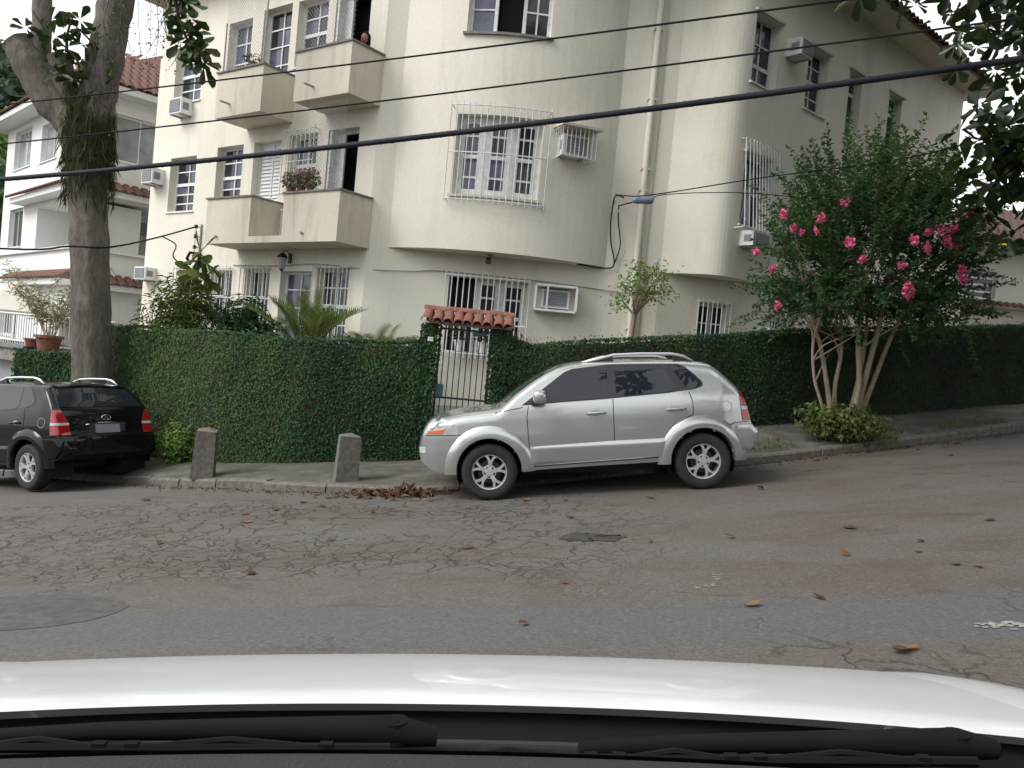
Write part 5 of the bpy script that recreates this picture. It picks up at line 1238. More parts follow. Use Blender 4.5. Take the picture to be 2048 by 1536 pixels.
def big_leaf_variants(mat):
    out_ = []
    for k in range(6):
        o_ = leafmesh('leaf', np.zeros((1, 3)), np.array([[0, 0, 1.]]), [1.0], mat, None, .52, np.array([[1., 0, 0]]), .08+.03*k % .12, np.array([.15+.14*k]), shape='broad'); out_.append(o_.data); bpy.data.objects.remove(o_)
    return out_
BL = big_leaf_variants(M['almond'])
def place_leaves(root, C, per, size):
    P, Nn, D = rosettes(C, per, size)
    for p, n_, d in zip(P, Nn, D):
        x = Vector(d).normalized(); z = Vector(n_); z = (z-x*z.dot(x)).normalized(); y = z.cross(x); s_ = size*random.uniform(.7, 1.2)
        mw = Matrix((x*s_, y*s_, z*s_)).transposed().to_4x4(); mw.translation = Vector(p)
        o_ = bpy.data.objects.new('leaf', random.choice(BL)); COL.objects.link(o_); wparent(o_, root); o_.matrix_basis = mw
# --- big street tree on the left
bt = thing('street_tree', 'thick grey street tree with lopped limbs and hanging moss beside the black car', 'tree', (-7.33, 14.5, -.75))
mb = MB()
branch(mb, [(-7.30, 14.5, -1.0), (-7.34, 14.5, -.4), (-7.41, 14.5, .61), (-7.53, 14.5, 1.89), (-7.64, 14.5, 2.94), (-7.78, 14.5, 4.07), (-7.88, 14.5, 4.85), (-7.85, 14.5, 5.2)], .33, .295, 40, .03, .035)
branch(mb, [(-7.78, 14.5, 4.3), (-8.05, 14.5, 4.92), (-8.52, 14.45, 5.35), (-8.9, 14.4, 5.92), (-9.12, 14.4, 6.22)], .36, .24, 30, .05, .03)
branch(mb, [(-8.55, 14.45, 5.35), (-8.75, 14.45, 5.73), (-8.78, 14.5, 6.34), (-8.81, 14.5, 7.03), (-8.9, 14.5, 8.6)], .19, .14, 12, .04)
branch(mb, [(-8.0, 14.5, 4.9), (-8.19, 14.45, 5.35), (-8.33, 14.45, 5.77), (-8.39, 14.45, 6.08)], .25, .19, 24, .05, .03)
branch(mb, [(-7.85, 14.5, 4.7), (-7.71, 14.5, 5.39), (-7.6, 14.5, 6.27), (-7.5, 14.5, 7.15), (-7.3, 14.5, 8.6)], .33, .26, 30, .05, .03)
mb.build('trunk', M['bark'], bt, smooth=70)
mb = MB(); ends = []
for a_, n_ in (((-8.9, 14.5, 8.5), 4), ((-7.3, 14.5, 8.5), 6)):
    for k in range(n_):
        d = Vector((random.uniform(-1, 1), random.uniform(-1.2, .6), random.uniform(.3, 1.0))); e = Vector(a_)+d*1.6; branch(mb, [a_, Vector(a_)+d*.8+Vector((0, 0, .2)), e], .09, .03, 6); ends.append(e)
hp = branch(mb, [(-7.3, 14.4, 8.4), (-6.6, 13.8, 8.3), (-6.05, 13.2, 7.6), (-5.86, 13, 6.9), (-5.75, 13, 6.4), (-5.55, 13, 6.0), (-5.36, 13, 5.75)], .06, .012, 6)
for p0 in ((-8.2, 14.3, 6.1), (-8.6, 14.3, 6.1), (-7.95, 14.25, 5.6), (-7.7, 14.25, 5.9)):
    branch(mb, [p0, Vector(p0)+Vector((.05, -.1, .3)), Vector(p0)+Vector((random.uniform(-.3, .3), -.15, .6))], .03, .012, 6)
mb.build('limb', M['twig'], bt, smooth=70)
Cc = [Vector(e)+Vector((random.gauss(0, .5), random.gauss(0, .5), random.gauss(.2, .35))) for e in ends for _ in range(5)]
P, Nn, D = rosettes(Cc, 7, .22); leafmesh('crown', P, Nn, .24, M['almond'], bt, .5, D, .1, shape='broad')['kind'] = 'stuff'
hang = [Vector(p)+Vector((random.gauss(0, .07), random.gauss(0, .1), random.gauss(0, .07))) for p in hp[12:] for _ in range(2)]
place_leaves(bt, hang, 4, .27)
fork = [(-8.89, 14.2, 6.43), (-8.2, 14.2, 6.45), (-7.84, 14.15, 6.22), (-7.95, 14.2, 6.5), (-8.35, 14.15, 6.3), (-7.96, 14.2, 6.64), (-8.09, 14.1, 6.11), (-8.05, 14.1, 5.85), (-7.8, 14.15, 5.95), (-7.35, 14.25, 5.95), (-8.45, 14.2, 6.6), (-8.2, 14.15, 5.7), (-7.95, 14.1, 5.6)]
place_leaves(bt, fork, 7, .25)
n = 6500; th = rng.uniform(0, 2*np.pi, n); zz = 3.55+2.0*rng.beta(2.2, 1.9, n); zz[:300] = rng.uniform(5.2, 5.7, 300); cx_ = np.interp(zz, [3.7, 5.4], [-7.72, -7.86]); rr = .34+.09*rng.random(n)
P = np.stack([cx_+rr*np.cos(th), 14.5+rr*np.sin(th), zz], 1); Nn = np.stack([np.cos(th), np.sin(th), rng.normal(size=n)*.3], 1); D = np.stack([np.cos(th)*.35, np.sin(th)*.35, np.full(n, -1.)], 1)+rng.normal(size=(n, 3))*.25
leafmesh('moss', P, Nn, np.where(rng.random(n) < .12, .34, .13)*rng.uniform(.5, 1.2, n), M['moss'], bt, .09, D, .04)['kind'] = 'stuff'
# dangling small-leaved twigs beside the trunk top
vt = MB(); vp = []
for k in range(16):
    x0 = random.uniform(-7.25, -6.2); p = Vector((x0, random.uniform(13.6, 14.6), 8.2)); pts = [p]
    for j in range(6): p = p+Vector((random.gauss(.0, .1), random.gauss(0, .05), -random.uniform(.2, .5))); pts.append(p); vp += [p+Vector((random.gauss(0, .08), 0, random.gauss(0, .12))) for _ in range(7)]
    vt.tube(pts, .006, 4)
vt.build('hanging_twigs', M['twig'], bt); leafmesh('twig_leaves', [tuple(p) for p in vp], rng.normal(size=(len(vp), 3)), .055, M['dkgreen'], bt, .5)['kind'] = 'stuff'
# --- almond tree reaching in from the right
at_ = thing('almond_tree', 'broad-leaved almond tree reaching over the slope from beyond the right hedge', 'tree', (11.3, 16.0, walk_z(11.3, 16.0)))
mb = MB(); zt0 = walk_z(11.3, 16.0); branch(mb, [(11.3, 16, zt0-.1), (11.2, 15.9, zt0+1.5), (10.9, 15.6, zt0+3.4), (10.5, 15.1, zt0+4.6)], .30, .22, 14, .04); mb.build('trunk', M['bark'], at_, smooth=70)
mb = MB(); tips = []
for pts, r0 in (([(10.6, 15.2, 6.2), (9.2, 13.5, 6.3), (8.0, 12.2, 5.8), (6.9, 11.2, 5.2), (6.1, 11, 4.8)], .12), ([(10.6, 15.2, 6.2), (9.0, 12.6, 7.0), (7.4, 10.8, 7.0), (5.6, 9.6, 6.5), (4.3, 9.5, 6.2), (3.5, 9.5, 6.1)], .14), ([(10.5, 15.1, 6.2), (10.2, 14.0, 7.8), (9.4, 12.6, 8.8)], .14), ([(10.5, 15.1, 6.2), (11.5, 16.0, 8.2), (11.8, 16.6, 9.2)], .13), ([(10.2, 14.0, 7.8), (8.8, 13.0, 9.6), (7.4, 12.2, 10.4)], .09), ([(11.5, 16.0, 8.2), (10.0, 15.4, 10.2), (9.0, 15.0, 11.0)], .09), ([(11.8, 16.6, 9.2), (11.6, 18.2, 10.3)], .07), ([(10.5, 15.1, 6.2), (12.0, 14.0, 7.6), (13, 13, 8.4)], .12), ([(8.0, 12.2, 5.8), (7.4, 11.4, 4.9), (7.0, 11.1, 4.2)], .06), ([(7.4, 10.8, 7.0), (6.6, 10.0, 6.3), (5.9, 9.6, 6.0)], .06)):
    tips.append(branch(mb, pts, r0, .018, 7))
mb.build('limb', M['twig'], at_, smooth=70)
def blob(c_, r_, n_): return [np.array(c_)+rng.normal(size=3)*np.array(r_)*.55 for _ in range(n_)]
near = blob((6.75, 11.1, 4.95), (.95, .6, .62), 62)+blob((6.9, 11.1, 4.25), (.7, .5, .40), 26)
near = [c_ for c_ in near if c_[0]/c_[1] > .505]
near += [np.array((4.0+2.6*rng.random(), 9.5+rng.normal()*.3, 6.05+.4*rng.random())) for _ in range(30)]+[np.array((3.55, 9.5, 6.05)), np.array((5.25, 9.6, 5.75)), np.array((5.0, 9.5, 5.8)), np.array((5.3, 9.7, 5.4)), np.array((5.62, 10.6, 5.3)), np.array((5.55, 10.9, 5.05))]
place_leaves(at_, near[:48], 6, .27); P, Nn, D = rosettes(near[48:], 6, .27); leafmesh('inner_crown', P, Nn, .27, M['almond'], at_, .52, D, .1, shape='broad')['kind'] = 'stuff'
far = blob((9.4, 12.6, 8.6), (2.2, 1.9, 1.2), 190)+blob((11.5, 16, 8.8), (2.4, 2.0, 1.4), 190)+blob((12.8, 13.2, 8.2), (2.6, 2.2, 1.4), 230)+blob((7.6, 10.6, 7.6), (1.5, 1.2, .7), 110)+blob((8.3, 12.0, 5.6), (1.0, .9, .9), 70)+blob((10.5, 14.2, 6.6), (1.9, 1.6, 1.1), 130)+blob((7.4, 12.2, 10.4), (2.0, 1.8, .8), 230)+blob((9.0, 15.0, 11.2), (2.4, 2.2, 1.0), 260)+blob((10.8, 11.5, 10.2), (2.0, 2.0, 1.2), 200)+blob((11.5, 18.5, 10.5), (2.2, 2.2, 1.4), 200)
P, Nn, D = rosettes(far, 7, .25); leafmesh('crown', P, Nn, .26, M['almond'], at_, .52, D, .1, shape='broad')['kind'] = 'stuff'
t2_ = thing('almond_tree', 'unseen almond tree added across the street to shade the right-hand wall', 'tree', (13.5, 4.0, float(road_h(13.5, 4.0))))  # out-of-view tree, added to keep sky light off the right-hand wall
mb = MB(); branch(mb, [(13.5, 4, 1.0), (13.4, 4.1, 3.2), (13.0, 4.5, 5.0)], .32, .25, 12, .04)
for e in ((10.5, 6.5, 7.0), (12.0, 9.0, 7.4), (15.5, 6, 7.6), (12, 2, 7.5), (14.5, 9.5, 7.2)): branch(mb, [(13.0, 4.5, 4.9), ((13+e[0])/2, (4.5+e[1])/2, 6.6), e], .14, .04, 8)
mb.build('trunk', M['bark'], t2_, smooth=70)
far = blob((11.5, 7.0, 7.4), (2.6, 2.6, 1.6), 260)+blob((14.5, 8.0, 8.0), (3, 3, 2.4), 380)+blob((12.5, 3.0, 8.0), (2.6, 2.4, 1.8), 240)+blob((15.5, 12, 8.5), (2.6, 2.6, 2.6), 380)+blob((17, 9, 11), (3, 4, 2), 300)+blob((13, 6, 10.5), (2.6, 3, 1.6), 260)
P, Nn, D = rosettes(far, 7, .27); leafmesh('crown', P, Nn, .38, M['almond'], t2_, .52, D, .1, shape='broad')['kind'] = 'stuff'
t3_ = thing('almond_tree', 'unseen almond tree added beside the white car to shade the facade', 'tree', (8.0, -2.0, float(road_h(8.0, -2.0))))  # out-of-view tree, its canopy added overhead to darken the upper facade
mb = MB(); branch(mb, [(8, -2, .4), (7.9, -1.8, 2.6), (7.6, -1.2, 5.0)], .30, .24, 12, .04)
for e in ((5.0, 6.5, 8.6), (2.4, 5.0, 8.6), (7.0, 5.0, 9.0), (8.5, 8.0, 9.2), (5.0, 1.5, 8.8), (10, 2, 8.8), (1.6, 8.2, 9.7), (-.8, 9.4, 10.3)): branch(mb, [(7.6, -1.2, 4.9), ((7.6+e[0])/2, (-1.2+e[1])/2, 7.4), e], .13, .04, 8)
mb.build('trunk', M['bark'], t3_, smooth=70)
far = blob((5.0, 6.8, 9.0), (2.2, 2.0, .9), 260)+blob((2.6, 5.0, 8.8), (1.9, 1.9, .9), 90)+blob((7.5, 5.0, 9.3), (2.2, 2.2, 1.0), 260)+blob((8.8, 8.5, 9.6), (2.2, 2.2, 1.2), 260)+blob((5.5, 1.5, 9.6), (2.0, 2.0, .8), 60)+blob((10, 2, 9), (2.4, 2.4, 1.2), 240)+blob((5.2, 9.6, 9.4), (1.8, 1.6, .7), 180)+blob((1.6, 8.4, 9.8), (1.8, 1.6, .7), 130)+blob((-.8, 9.6, 10.4), (1.7, 1.5, .6), 90)
P, Nn, D = rosettes(far, 7, .27); leafmesh('crown', P, Nn, .34, M['almond'], t3_, .52, D, .1, shape='broad')['kind'] = 'stuff'
# --- crape myrtle with pink flower heads
my = thing('crape_myrtle', 'multi-stemmed flowering tree with pink blossom clusters on the right pavement', 'tree', (5.3, 13.0, walk_z(5.3, 13.0)))
zb0 = walk_z(5.3, 13.0)-.05; stems = [[(5.15, 12.95), (4.95, 12.9, 1.5), (4.77, 12.85, 2.11), (4.56, 12.8, 2.6), (4.3, 12.75, 3.3), (4.1, 12.6, 3.9)], [(5.2, 13.0), (5.1, 13.0, 1.5), (5.16, 13.05, 2.15), (5.08, 13.1, 2.93), (4.95, 13.1, 3.8), (4.85, 13.2, 4.6)], [(5.3, 12.92), (5.42, 12.88, 1.55), (5.33, 12.85, 2.3), (5.30, 12.8, 3.0), (5.35, 12.7, 3.9), (5.3, 12.7, 4.8)],
         [(5.40, 12.95), (5.52, 12.95, 1.6), (5.66, 12.95, 2.5), (5.78, 13, 3.3), (5.9, 13.1, 4.3), (6.0, 13.1, 4.9)], [(5.46, 13.05), (5.72, 13.05, 1.7), (5.93, 13.0, 2.5), (6.2, 12.9, 3.2), (6.55, 12.85, 3.8)], [(5.08, 12.9), (4.85, 12.8, 1.25), (4.66, 12.75, 1.7), (4.60, 12.75, 2.3), (4.75, 12.7, 2.9)], [(5.35, 13.1), (5.55, 13.2, 1.8), (5.62, 13.3, 2.7), (5.5, 13.4, 3.6)]]
tips_ = []
for i, st in enumerate(stems):
    mb = MB(); p0 = (*st[0], zb0); pts = [p0]+st[1:]; rr = (.042, .038, .05, .055, .042, .028, .038)[i]; P = branch(mb, pts, rr, .018, 9, .05); tips_ += P[8:]
    for k in range(9):
        b_ = random.choice(P[9:]); d = Vector((random.gauss(0, .7), random.gauss(0, .6), random.uniform(.3, 1.1))); e = b_+d*random.uniform(.5, .95); branch(mb, [b_, b_+(e-b_)*.5+Vector((random.gauss(0, .05), 0, .03)), e], .016, .005, 5); tips_.append(e)
    mb.build('trunk', M['mbark'], my, smooth=70)
P = []; D = []; mb = MB(); ns = 0
while ns < 1100:
    o_ = rng.normal(size=3); o_ /= np.linalg.norm(o_); o_ *= rng.random()**.38; c0 = np.array([5.47, 12.95, 3.85])+o_*np.array([1.5, 1.15, 1.2])
    if rng.random() < .22: c0 = np.array([5.45+rng.choice([-1, 1])*rng.uniform(.35, 1.35), 12.95+rng.normal()*.45, rng.uniform(2.75, 3.3)])
    if c0[2] < 2.95 and abs(c0[0]-5.45) < .45 and rng.random() < .75: continue
    d = o_*np.array([.75, .7, .45])+np.array([0, 0, .62])+rng.normal(size=3)*.22; d /= np.linalg.norm(d); L = rng.uniform(.38, .78)*(1.45 if rng.random() < .25 else 1)
    if c0[2] < 3.3: d = o_*np.array([1, 1, .5])+rng.normal(size=3)*.3; d /= np.linalg.norm(d)
    k_ = int(L*62); f = np.linspace(.05, 1, k_)[:, None]; sg = np.tile([1, -1], k_)[:k_, None]
    s0 = np.cross(d, [0, 0, 1.]); s0 /= np.linalg.norm(s0)+1e-9; tw = rng.normal(size=(k_, 1))
    P.append(c0+d*L*f+rng.normal(size=(k_, 3))*.012); s1 = np.cross(d, s0); D.append(s0*sg*np.cos(tw)+s1*np.sin(tw)+d*.55+rng.normal(size=(k_, 3))*.25); ns += 1
    if ns % 5 == 0: mb.tube([c0, c0+d*L], [.006, .002], 4, False)
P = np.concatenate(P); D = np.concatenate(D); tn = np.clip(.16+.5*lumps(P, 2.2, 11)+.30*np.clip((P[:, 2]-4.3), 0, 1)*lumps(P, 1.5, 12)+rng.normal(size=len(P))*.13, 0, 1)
leafmesh('crown', P, rng.normal(size=P.shape)*.5+[0, -.2, .8], .078, M['myrtle'], my, .55, D, .12, tn)['kind'] = 'stuff'; mb.build('twigs', M['twig'], my)
FL = [(4.05, 12.1, 4.22), (4.07, 12.1, 3.91), (4.48, 11.95, 4.1), (4.59, 12.0, 4.0), (4.19, 12.1, 3.86), (3.52, 12.5, 3.5), (3.96, 12.4, 3.34), (4.94, 11.9, 3.77), (5.17, 11.9, 3.55), (6.0, 12.0, 3.58), (5.92, 11.95, 3.9), (6.12, 12.0, 4.05), (6.38, 12.1, 3.9), (6.3, 12.1, 4.09), (6.42, 12.2, 3.95), (6.82, 12.5, 3.98), (6.5, 12.3, 4.12), (6.7, 12.4, 3.52), (7.0, 12.7, 3.69), (6.72, 12.4, 3.36), (5.9, 12.0, 3.19), (6.17, 12.1, 3.13), (6.72, 12.4, 4.4), (3.95, 12.5, 2.72), (5.0, 11.9, 4.49)]
fv = []
for k in range(3):
    mb = MB()
    for j in range(40):
        d = rng.normal(size=3); d /= np.linalg.norm(d); c_ = d*np.array([.07, .07, .09])*rng.uniform(.2, 1); s_ = rng.normal(size=3); s_ /= np.linalg.norm(s_); u_ = np.cross(d, s_); u_ /= np.linalg.norm(u_); w_ = .03
        mb.add([c_, c_+u_*w_+d*.012, c_+d*.03+s_*w_*.4, c_-u_*w_+d*.012, c_-s_*w_], [(0, 1, 2), (0, 2, 3), (0, 3, 4), (0, 4, 1)])
    fv.append(mb.mesh('flower_cluster', M['pink']))
for i, (x, y, z) in enumerate(FL):
    y -= .38 if x > 5.8 else .2
    k = y/12.6 if i % 3 else y/13.1; kk = (x*k, y, 1.45+(z-1.45)*k); s_ = random.uniform(.55, 1.15); inst('flower_cluster', fv[i % 3], my, kk, (random.random(), random.random(), random.random()*6), (s_, s_, s_*random.uniform(.9, 1.3)))
def shrub(name, label, c_, r_, n_, leaf, mat, cat='shrub', asp=.55, stem=True, base=None, up=.4):
    root = thing(name, label, cat, (c_[0], c_[1], base if base is not None else c_[2]-r_[2]))
    o_ = rng.normal(size=(n_, 3)); o_ /= np.linalg.norm(o_, axis=1)[:, None]; q = rng.random(n_)[:, None]**.45
    lm = lumps(o_*3, 1.3, int(abs(c_[0]*31)) % 97)[:, None]; P = np.array(c_)+o_*q*np.array(r_)*(.72+.5*lm)
    leafmesh('foliage', P, o_+np.array([0, -.2, up])+rng.normal(size=(n_, 3))*.5, leaf, mat, root, asp, None, .12)['kind'] = 'stuff'
    if stem:
        mb = MB(); zb_ = base if base is not None else c_[2]-r_[2]
        for k in range(7): e = Vector(c_)+Vector((random.gauss(0, r_[0]*.45), random.gauss(0, r_[1]*.4), random.gauss(0, r_[2]*.4))); mb.tube([(c_[0]+random.gauss(0, .06), c_[1]+random.gauss(0, .05), zb_-.03), (Vector((c_[0], c_[1], zb_))+e)/2, e], [.018, .012, .006], 5)
        mb.build('stem', M['twig'], root)
    return root
shrub('shrub', 'leafy green shrub growing at the foot of the flowering tree', (5.2, 12.72, walk_z(5.2, 12.72)+.26), (.78, .42, .36), 2000, .085, M['green'], base=walk_z(5.2, 12.72))
shrub('weed_clump', 'bright green weed clump at the ivy wall foot between black car and bollard', (-5.35, 13.4, -.35), (.42, .25, .38), 900, .075, M['ltgreen'], 'plant', base=walk_z(-5.35, 13.4))
# palms and bushes behind the left wall
def palm(loc, n_, L, label, mat, lean=0, spread=1.0, group=None):
    root = thing('areca_palm', label, 'palm', loc, group=group); mb = MB()
    for k in range(5):
        a = 2*math.pi*k/5; mb.tube([(loc[0]+.08*math.cos(a), loc[1]+.08*math.sin(a), loc[2]-.05), (loc[0]+.13*math.cos(a), loc[1]+.13*math.sin(a), loc[2]+L*.35)], [.035, .025], 6)
    mb.build('stem', M['twig'], root)
    for k in range(n_):
        a = 2*math.pi*k/n_+random.gauss(0, .3); el = random.uniform(1.1, 1.56); h = Vector((math.cos(a), math.sin(a), 0)); P = []; l = L*random.uniform(.75, 1.1); p = Vector(loc)+h*.1+Vector((0, 0, L*.3)); ang_ = el
        for j in range(15): P.append(p.copy()); p = p+(h*math.cos(ang_)+Vector((0, 0, math.sin(ang_))))*(l/14); ang_ -= spread*random.uniform(.035, .10)
        mb = MB(); mb.tube(P, [.010-.0006*j for j in range(15)], 4, False)
        Pp = []; Dd = []; Nn = []
        for j in np.linspace(3, 14, 26):
            i = int(min(13, j)); q = P[i].lerp(P[i+1], j-i); t_ = (P[i+1]-P[i]).normalized(); s_ = t_.cross(Vector((0, 0, 1))).normalized(); ln_ = (.34*L/1.3)*math.sin(math.pi*min(1, (j-2)/13.5))**.6+.05
            for sg in (-1, 1): Pp.append(tuple(q)); Dd.append(tuple((s_*sg+t_*.75+Vector((0, 0, .18))).normalized()*ln_)); Nn.append(tuple((s_.cross(t_)*1+s_*sg*-.35)))
        sz = np.linalg.norm(np.array(Dd), axis=1); f_ = leafmesh('frond', Pp, Nn, sz, mat, root, .08, np.array(Dd), .02, np.clip(rng.normal(.5, .18, len(Pp)), 0, 1))
        mb.build('rachis', M['ltgreen'] if False else mat, f_)
    return root
palm((-3.62, 14.25, .75), 14, 1.28, 'feathery palm standing in front of the ground floor door', M['green'])
palm((-2.36, 13.95, .75), 11, 1.0, 'small feathery palm behind the ivy wall beside the gate', M['green'], spread=1.15)
palm((-5.0, 14.6, .7), 10, 1.1, 'dark feathery palm below the small barred windows', M['dkgreen'], spread=1.1)
shrub('shrub', 'dense dark narrow-leaved shrub below the small barred windows', (-4.75, 14.2, 1.55), (.50, .35, .62), 1900, .15, M['dkgreen'], base=.2, asp=.22, up=.9)
shrub('shrub', 'tall wispy olive shrub below the insulator bracket', (-5.85, 14.6, 1.85), (.62, .4, .72), 1500, .17, M['green'], base=.1, asp=.16, up=.8)
shrub('shrub', 'thin straggling shrub against the white end of the building', (-6.35, 14.7, 1.65), (.45, .3, .6), 480, .15, M['green'], base=.0, asp=.18, up=.8)
shrub('shrub', 'dark rounded shrub at the foot of the door palm', (-4.25, 14.0, 1.35), (.38, .3, .45), 900, .08, M['dkgreen'], base=.3)
shrub('shrub', 'loose olive shrub filling the corner behind the long ivy wall', (-5.9, 14.5, 1.35), (.75, .4, .6), 1700, .09, M['green'], base=.0, asp=.3)
um = thing('umbrella_plant', 'umbrella plant with drooping oval leaves under the iron bracket', 'plant', (-5.72, 14.6, .2)); mb = MB(); mb.tube([(-5.75, 14.6, .1), (-5.8, 14.6, 1.6), (-5.72, 14.6, 2.9)], [.03, .025, .015], 6); mb.build('stem', M['twig'], um)
P, Nn, D = rosettes([(-5.72, 14.6, 2.9), (-5.6, 14.55, 2.75), (-5.8, 14.6, 2.55), (-5.62, 14.6, 2.45)], 9, .3); D[:, 2] -= .35; leafmesh('foliage', P, Nn, .34, M['green'], um, .42, D, .06, shape='broad')
# small tree in front of the wall at the downpipe
stt = thing('young_tree', 'young pale-stemmed tree with tufts of fresh leaves against the cream wall by the downpipe', 'tree', (2.0, 14.6, .5)); mb = MB()
sb = [(-.02, 0), (-.25, .25), (.25, .42), (.15, .7), (.42, .5), (-.18, .52), (.05, .45), (.35, .78), (.02, .8)]
branch(mb, [(2.02, 14.6, .45), (2.0, 14.6, 1.4), (2.03, 14.6, 2.15), (2.05, 14.6, 2.55)], .05, .04, 8, .06)
for dx, dz in sb[1:]: branch(mb, [(2.05, 14.6, 2.5), (2.05+dx*.5, 14.6+random.gauss(0, .1), 2.55+dz*.45), (2.05+dx, 14.6+random.gauss(0, .15), 2.5+dz)], .024, .008, 6)
mb.build('trunk', M['mbark'], stt, smooth=70)
C = np.array([(2.05+dx, 14.6, 2.5+dz) for dx, dz in sb[1:]]); P = np.repeat(C, 130, 0)+rng.normal(size=(130*len(C), 3))*np.array([.13, .16, .085])
leafmesh('crown', P, rng.normal(size=P.shape)*.5+[0, -.3, .8], .075, M['ltgreen'], stt, .5)['kind'] = 'stuff'
# potted bamboo and second pot on the neighbour's terrace block
def tpot(loc, r, h, label):
    root = thing('terracotta_pot', label, 'plant pot', loc, group='clay pots on the terrace'); MB().lathe([(0, 0), (r*.72, 0), (r*.95, h*.82), (r*1.08, h*.84), (r*1.08, h), (r*.95, h), (r*.9, h*.88), (0, h*.86)], 20).build('pot', M['terracotta'], root, smooth=40, world=False); return root
tp_ = tpot((-10.0, 17.62, .80), .27, .34, 'large terracotta pot holding the tall bamboo on the terrace edge')
tpot((-10.42, 17.75, .86), .17, .18, 'small terracotta bowl beside the large clay pot')
pb = thing('potted_bamboo', 'tall straw-green bamboo growing from the large terracotta pot', 'plant', (-10.0, 17.62, 1.1)); mb = MB(); Pp = []; Dd = []
for k in range(26):
    a = random.uniform(0, 6.28); l = random.uniform(.9, 1.75); p = Vector((-10.0+.1*math.cos(a), 17.62+.1*math.sin(a), 1.08)); d = Vector((math.cos(a)*random.uniform(.1, .55)-.08, math.sin(a)*.3, 1)).normalized(); pts = []
    for j in range(9):
        pts.append(p.copy()); p = p+d*l/8; d = (d+Vector((math.cos(a)*.07, math.sin(a)*.05, -.05))).normalized()
        if j > 1:
            for _ in range(9): Pp.append(tuple(p+Vector((random.gauss(0, .05), random.gauss(0, .05), random.gauss(0, .05))))); Dd.append((random.gauss(0, 1), random.gauss(0, .7), random.gauss(-.3, .5)))
    mb.tube(pts, [.008-.0006*j for j in range(9)], 4)
mb.build('cane', M['mbark'], pb); leafmesh('foliage', Pp, rng.normal(size=(len(Pp), 3))+[0, -.4, .8], .15, M['drygrass'], pb, .14, np.array(Dd), .03)['kind'] = 'stuff'
# hillside far left with its woodland, and one tree in front of it
hx = np.linspace(-230, 20, 36); hy = np.linspace(70, 260, 22)
def hillz(x, y): return -8+62*math.exp(-((x+125)/60)**2-((y-170)/65)**2)+3*math.sin(x*.09)*math.cos(y*.07)
tag(MB().grid([[(x, y, hillz(x, y)) for x in hx] for y in hy]).build('hill', M['soil'], smooth=180), kind='structure')
n = 16000; x = rng.uniform(-190, -40, n); y = rng.uniform(75, 200, n); P = np.stack([x, y, np.array([hillz(a, b_) for a, b_ in zip(x, y)])+rng.random(n)*4], 1)
wd = leafmesh('woodland', P, rng.normal(size=(n, 3))*.6+[0, -.7, .7], 3.2, M['hillgreen'], None, .8, None, .15, np.clip(lumps(P, .07, 3)*.6+rng.normal(size=n)*.12, 0, 1)); tag(wd, 'dense green woodland covering the far hillside', 'woodland', kind='stuff')
for c_, lb in (((-39.5, 58, 11), 'yellow-green tree rising behind the white house roof'), ((-24.5, 38, 4.5), 'shaded tree beside the left end of the white house')):
    tr = thing('distant_tree', lb, 'tree', (c_[0], c_[1], -5)); MB().tube([(c_[0], c_[1], -5.5), (c_[0]+.2, c_[1], c_[2]-2), (c_[0], c_[1], c_[2]+2)], [.6, .4, .15], 8).build('trunk', M['bark'], tr, smooth=70)
    n = 5000; o_ = rng.normal(size=(n, 3)); o_ /= np.linalg.norm(o_, axis=1)[:, None]; lm = lumps(o_*3, 1.5, 6)[:, None]; P = np.array(c_)+o_*rng.random((n, 1))**.4*np.array([5.5, 5, 6])*(.7+.45*lm)
    leafmesh('crown', P, o_+rng.normal(size=(n, 3))*.4, .55, M['ltgreen'] if c_[1] > 50 else M['dkgreen'], tr, .6)['kind'] = 'stuff'

# ------------------------------------------------------------------ overhead lines
def span(a, b_, sag, e0=.25, e1=.5):
    """end points of a sagging line that hangs through a and b_"""
    a = Vector(a); b_ = Vector(b_); T_ = 1+e0+e1; f1, f2 = e0/T_, (1+e0)/T_
    a = a+Vector((0, 0, sag*4*f1*(1-f1))); b_ = b_+Vector((0, 0, sag*4*f2*(1-f2))); return a-(b_-a)*e0, b_+(b_-a)*e1
a, b_ = span((-8.35, 13, 3.60), (4.63, 8, 4.84), .28); cable('overhead_cable', 'thick twisted black overhead cable crossing the whole facade', [a, b_], .034, M['bundle'], 10, 'overhead street lines', .28)
t2 = []; 
for k in range(1400):
    f = k/1399; p = a.lerp(b_, f)-Vector((0, 0, .28*4*f*(1-f))); th = f*900; t2.append(p+Vector((0, math.cos(th), math.sin(th)))*.034)
cb = MB().tube(t2, .006, 4).build('lashing_wire', M['bundle']); cb.parent = [o_ for o_ in COL.objects if o_.name.startswith('overhead_cable')][0]
a, b_ = span((-8.4, 13, 4.15), (4.59, 8, 5.23), .16); cable('overhead_cable', 'thin middle overhead wire strung between the thick cable and the top wire', [a, b_], .011, M['wire'], 6, 'overhead street lines', .16)
a, b_ = span((-8.05, 13, 4.84), (2.9, 8, 5.25), .10); cable('overhead_cable', 'topmost thin overhead wire crossing the upper balconies', [a, b_], .011, M['wire'], 6, 'overhead street lines', .10)
cable('service_cable', 'sagging service cable running from behind the trunk to the iron bracket', [(-14, 13.8, 2.45), (-8.9, 14.0, 2.6), (-7.71, 13.95, 2.74), (-7.16, 14.3, 2.83), (IB.x-.55, IB.y-.6, 3.5), (IB.x, IB.y, 3.88)], .018, M['wire'], 6)
cable('service_cable', 'black cable loop hanging below the iron bracket', [(IB.x-.5, IB.y-.55, 3.52), (IB.x-.3, IB.y-.3, 3.40), (IB.x-.36, IB.y-.25, 3.15), (IB.x-.25, IB.y-.1, 3.02), (IB.x-.05, IB.y, 3.02)], .014, M['wire'], 6)
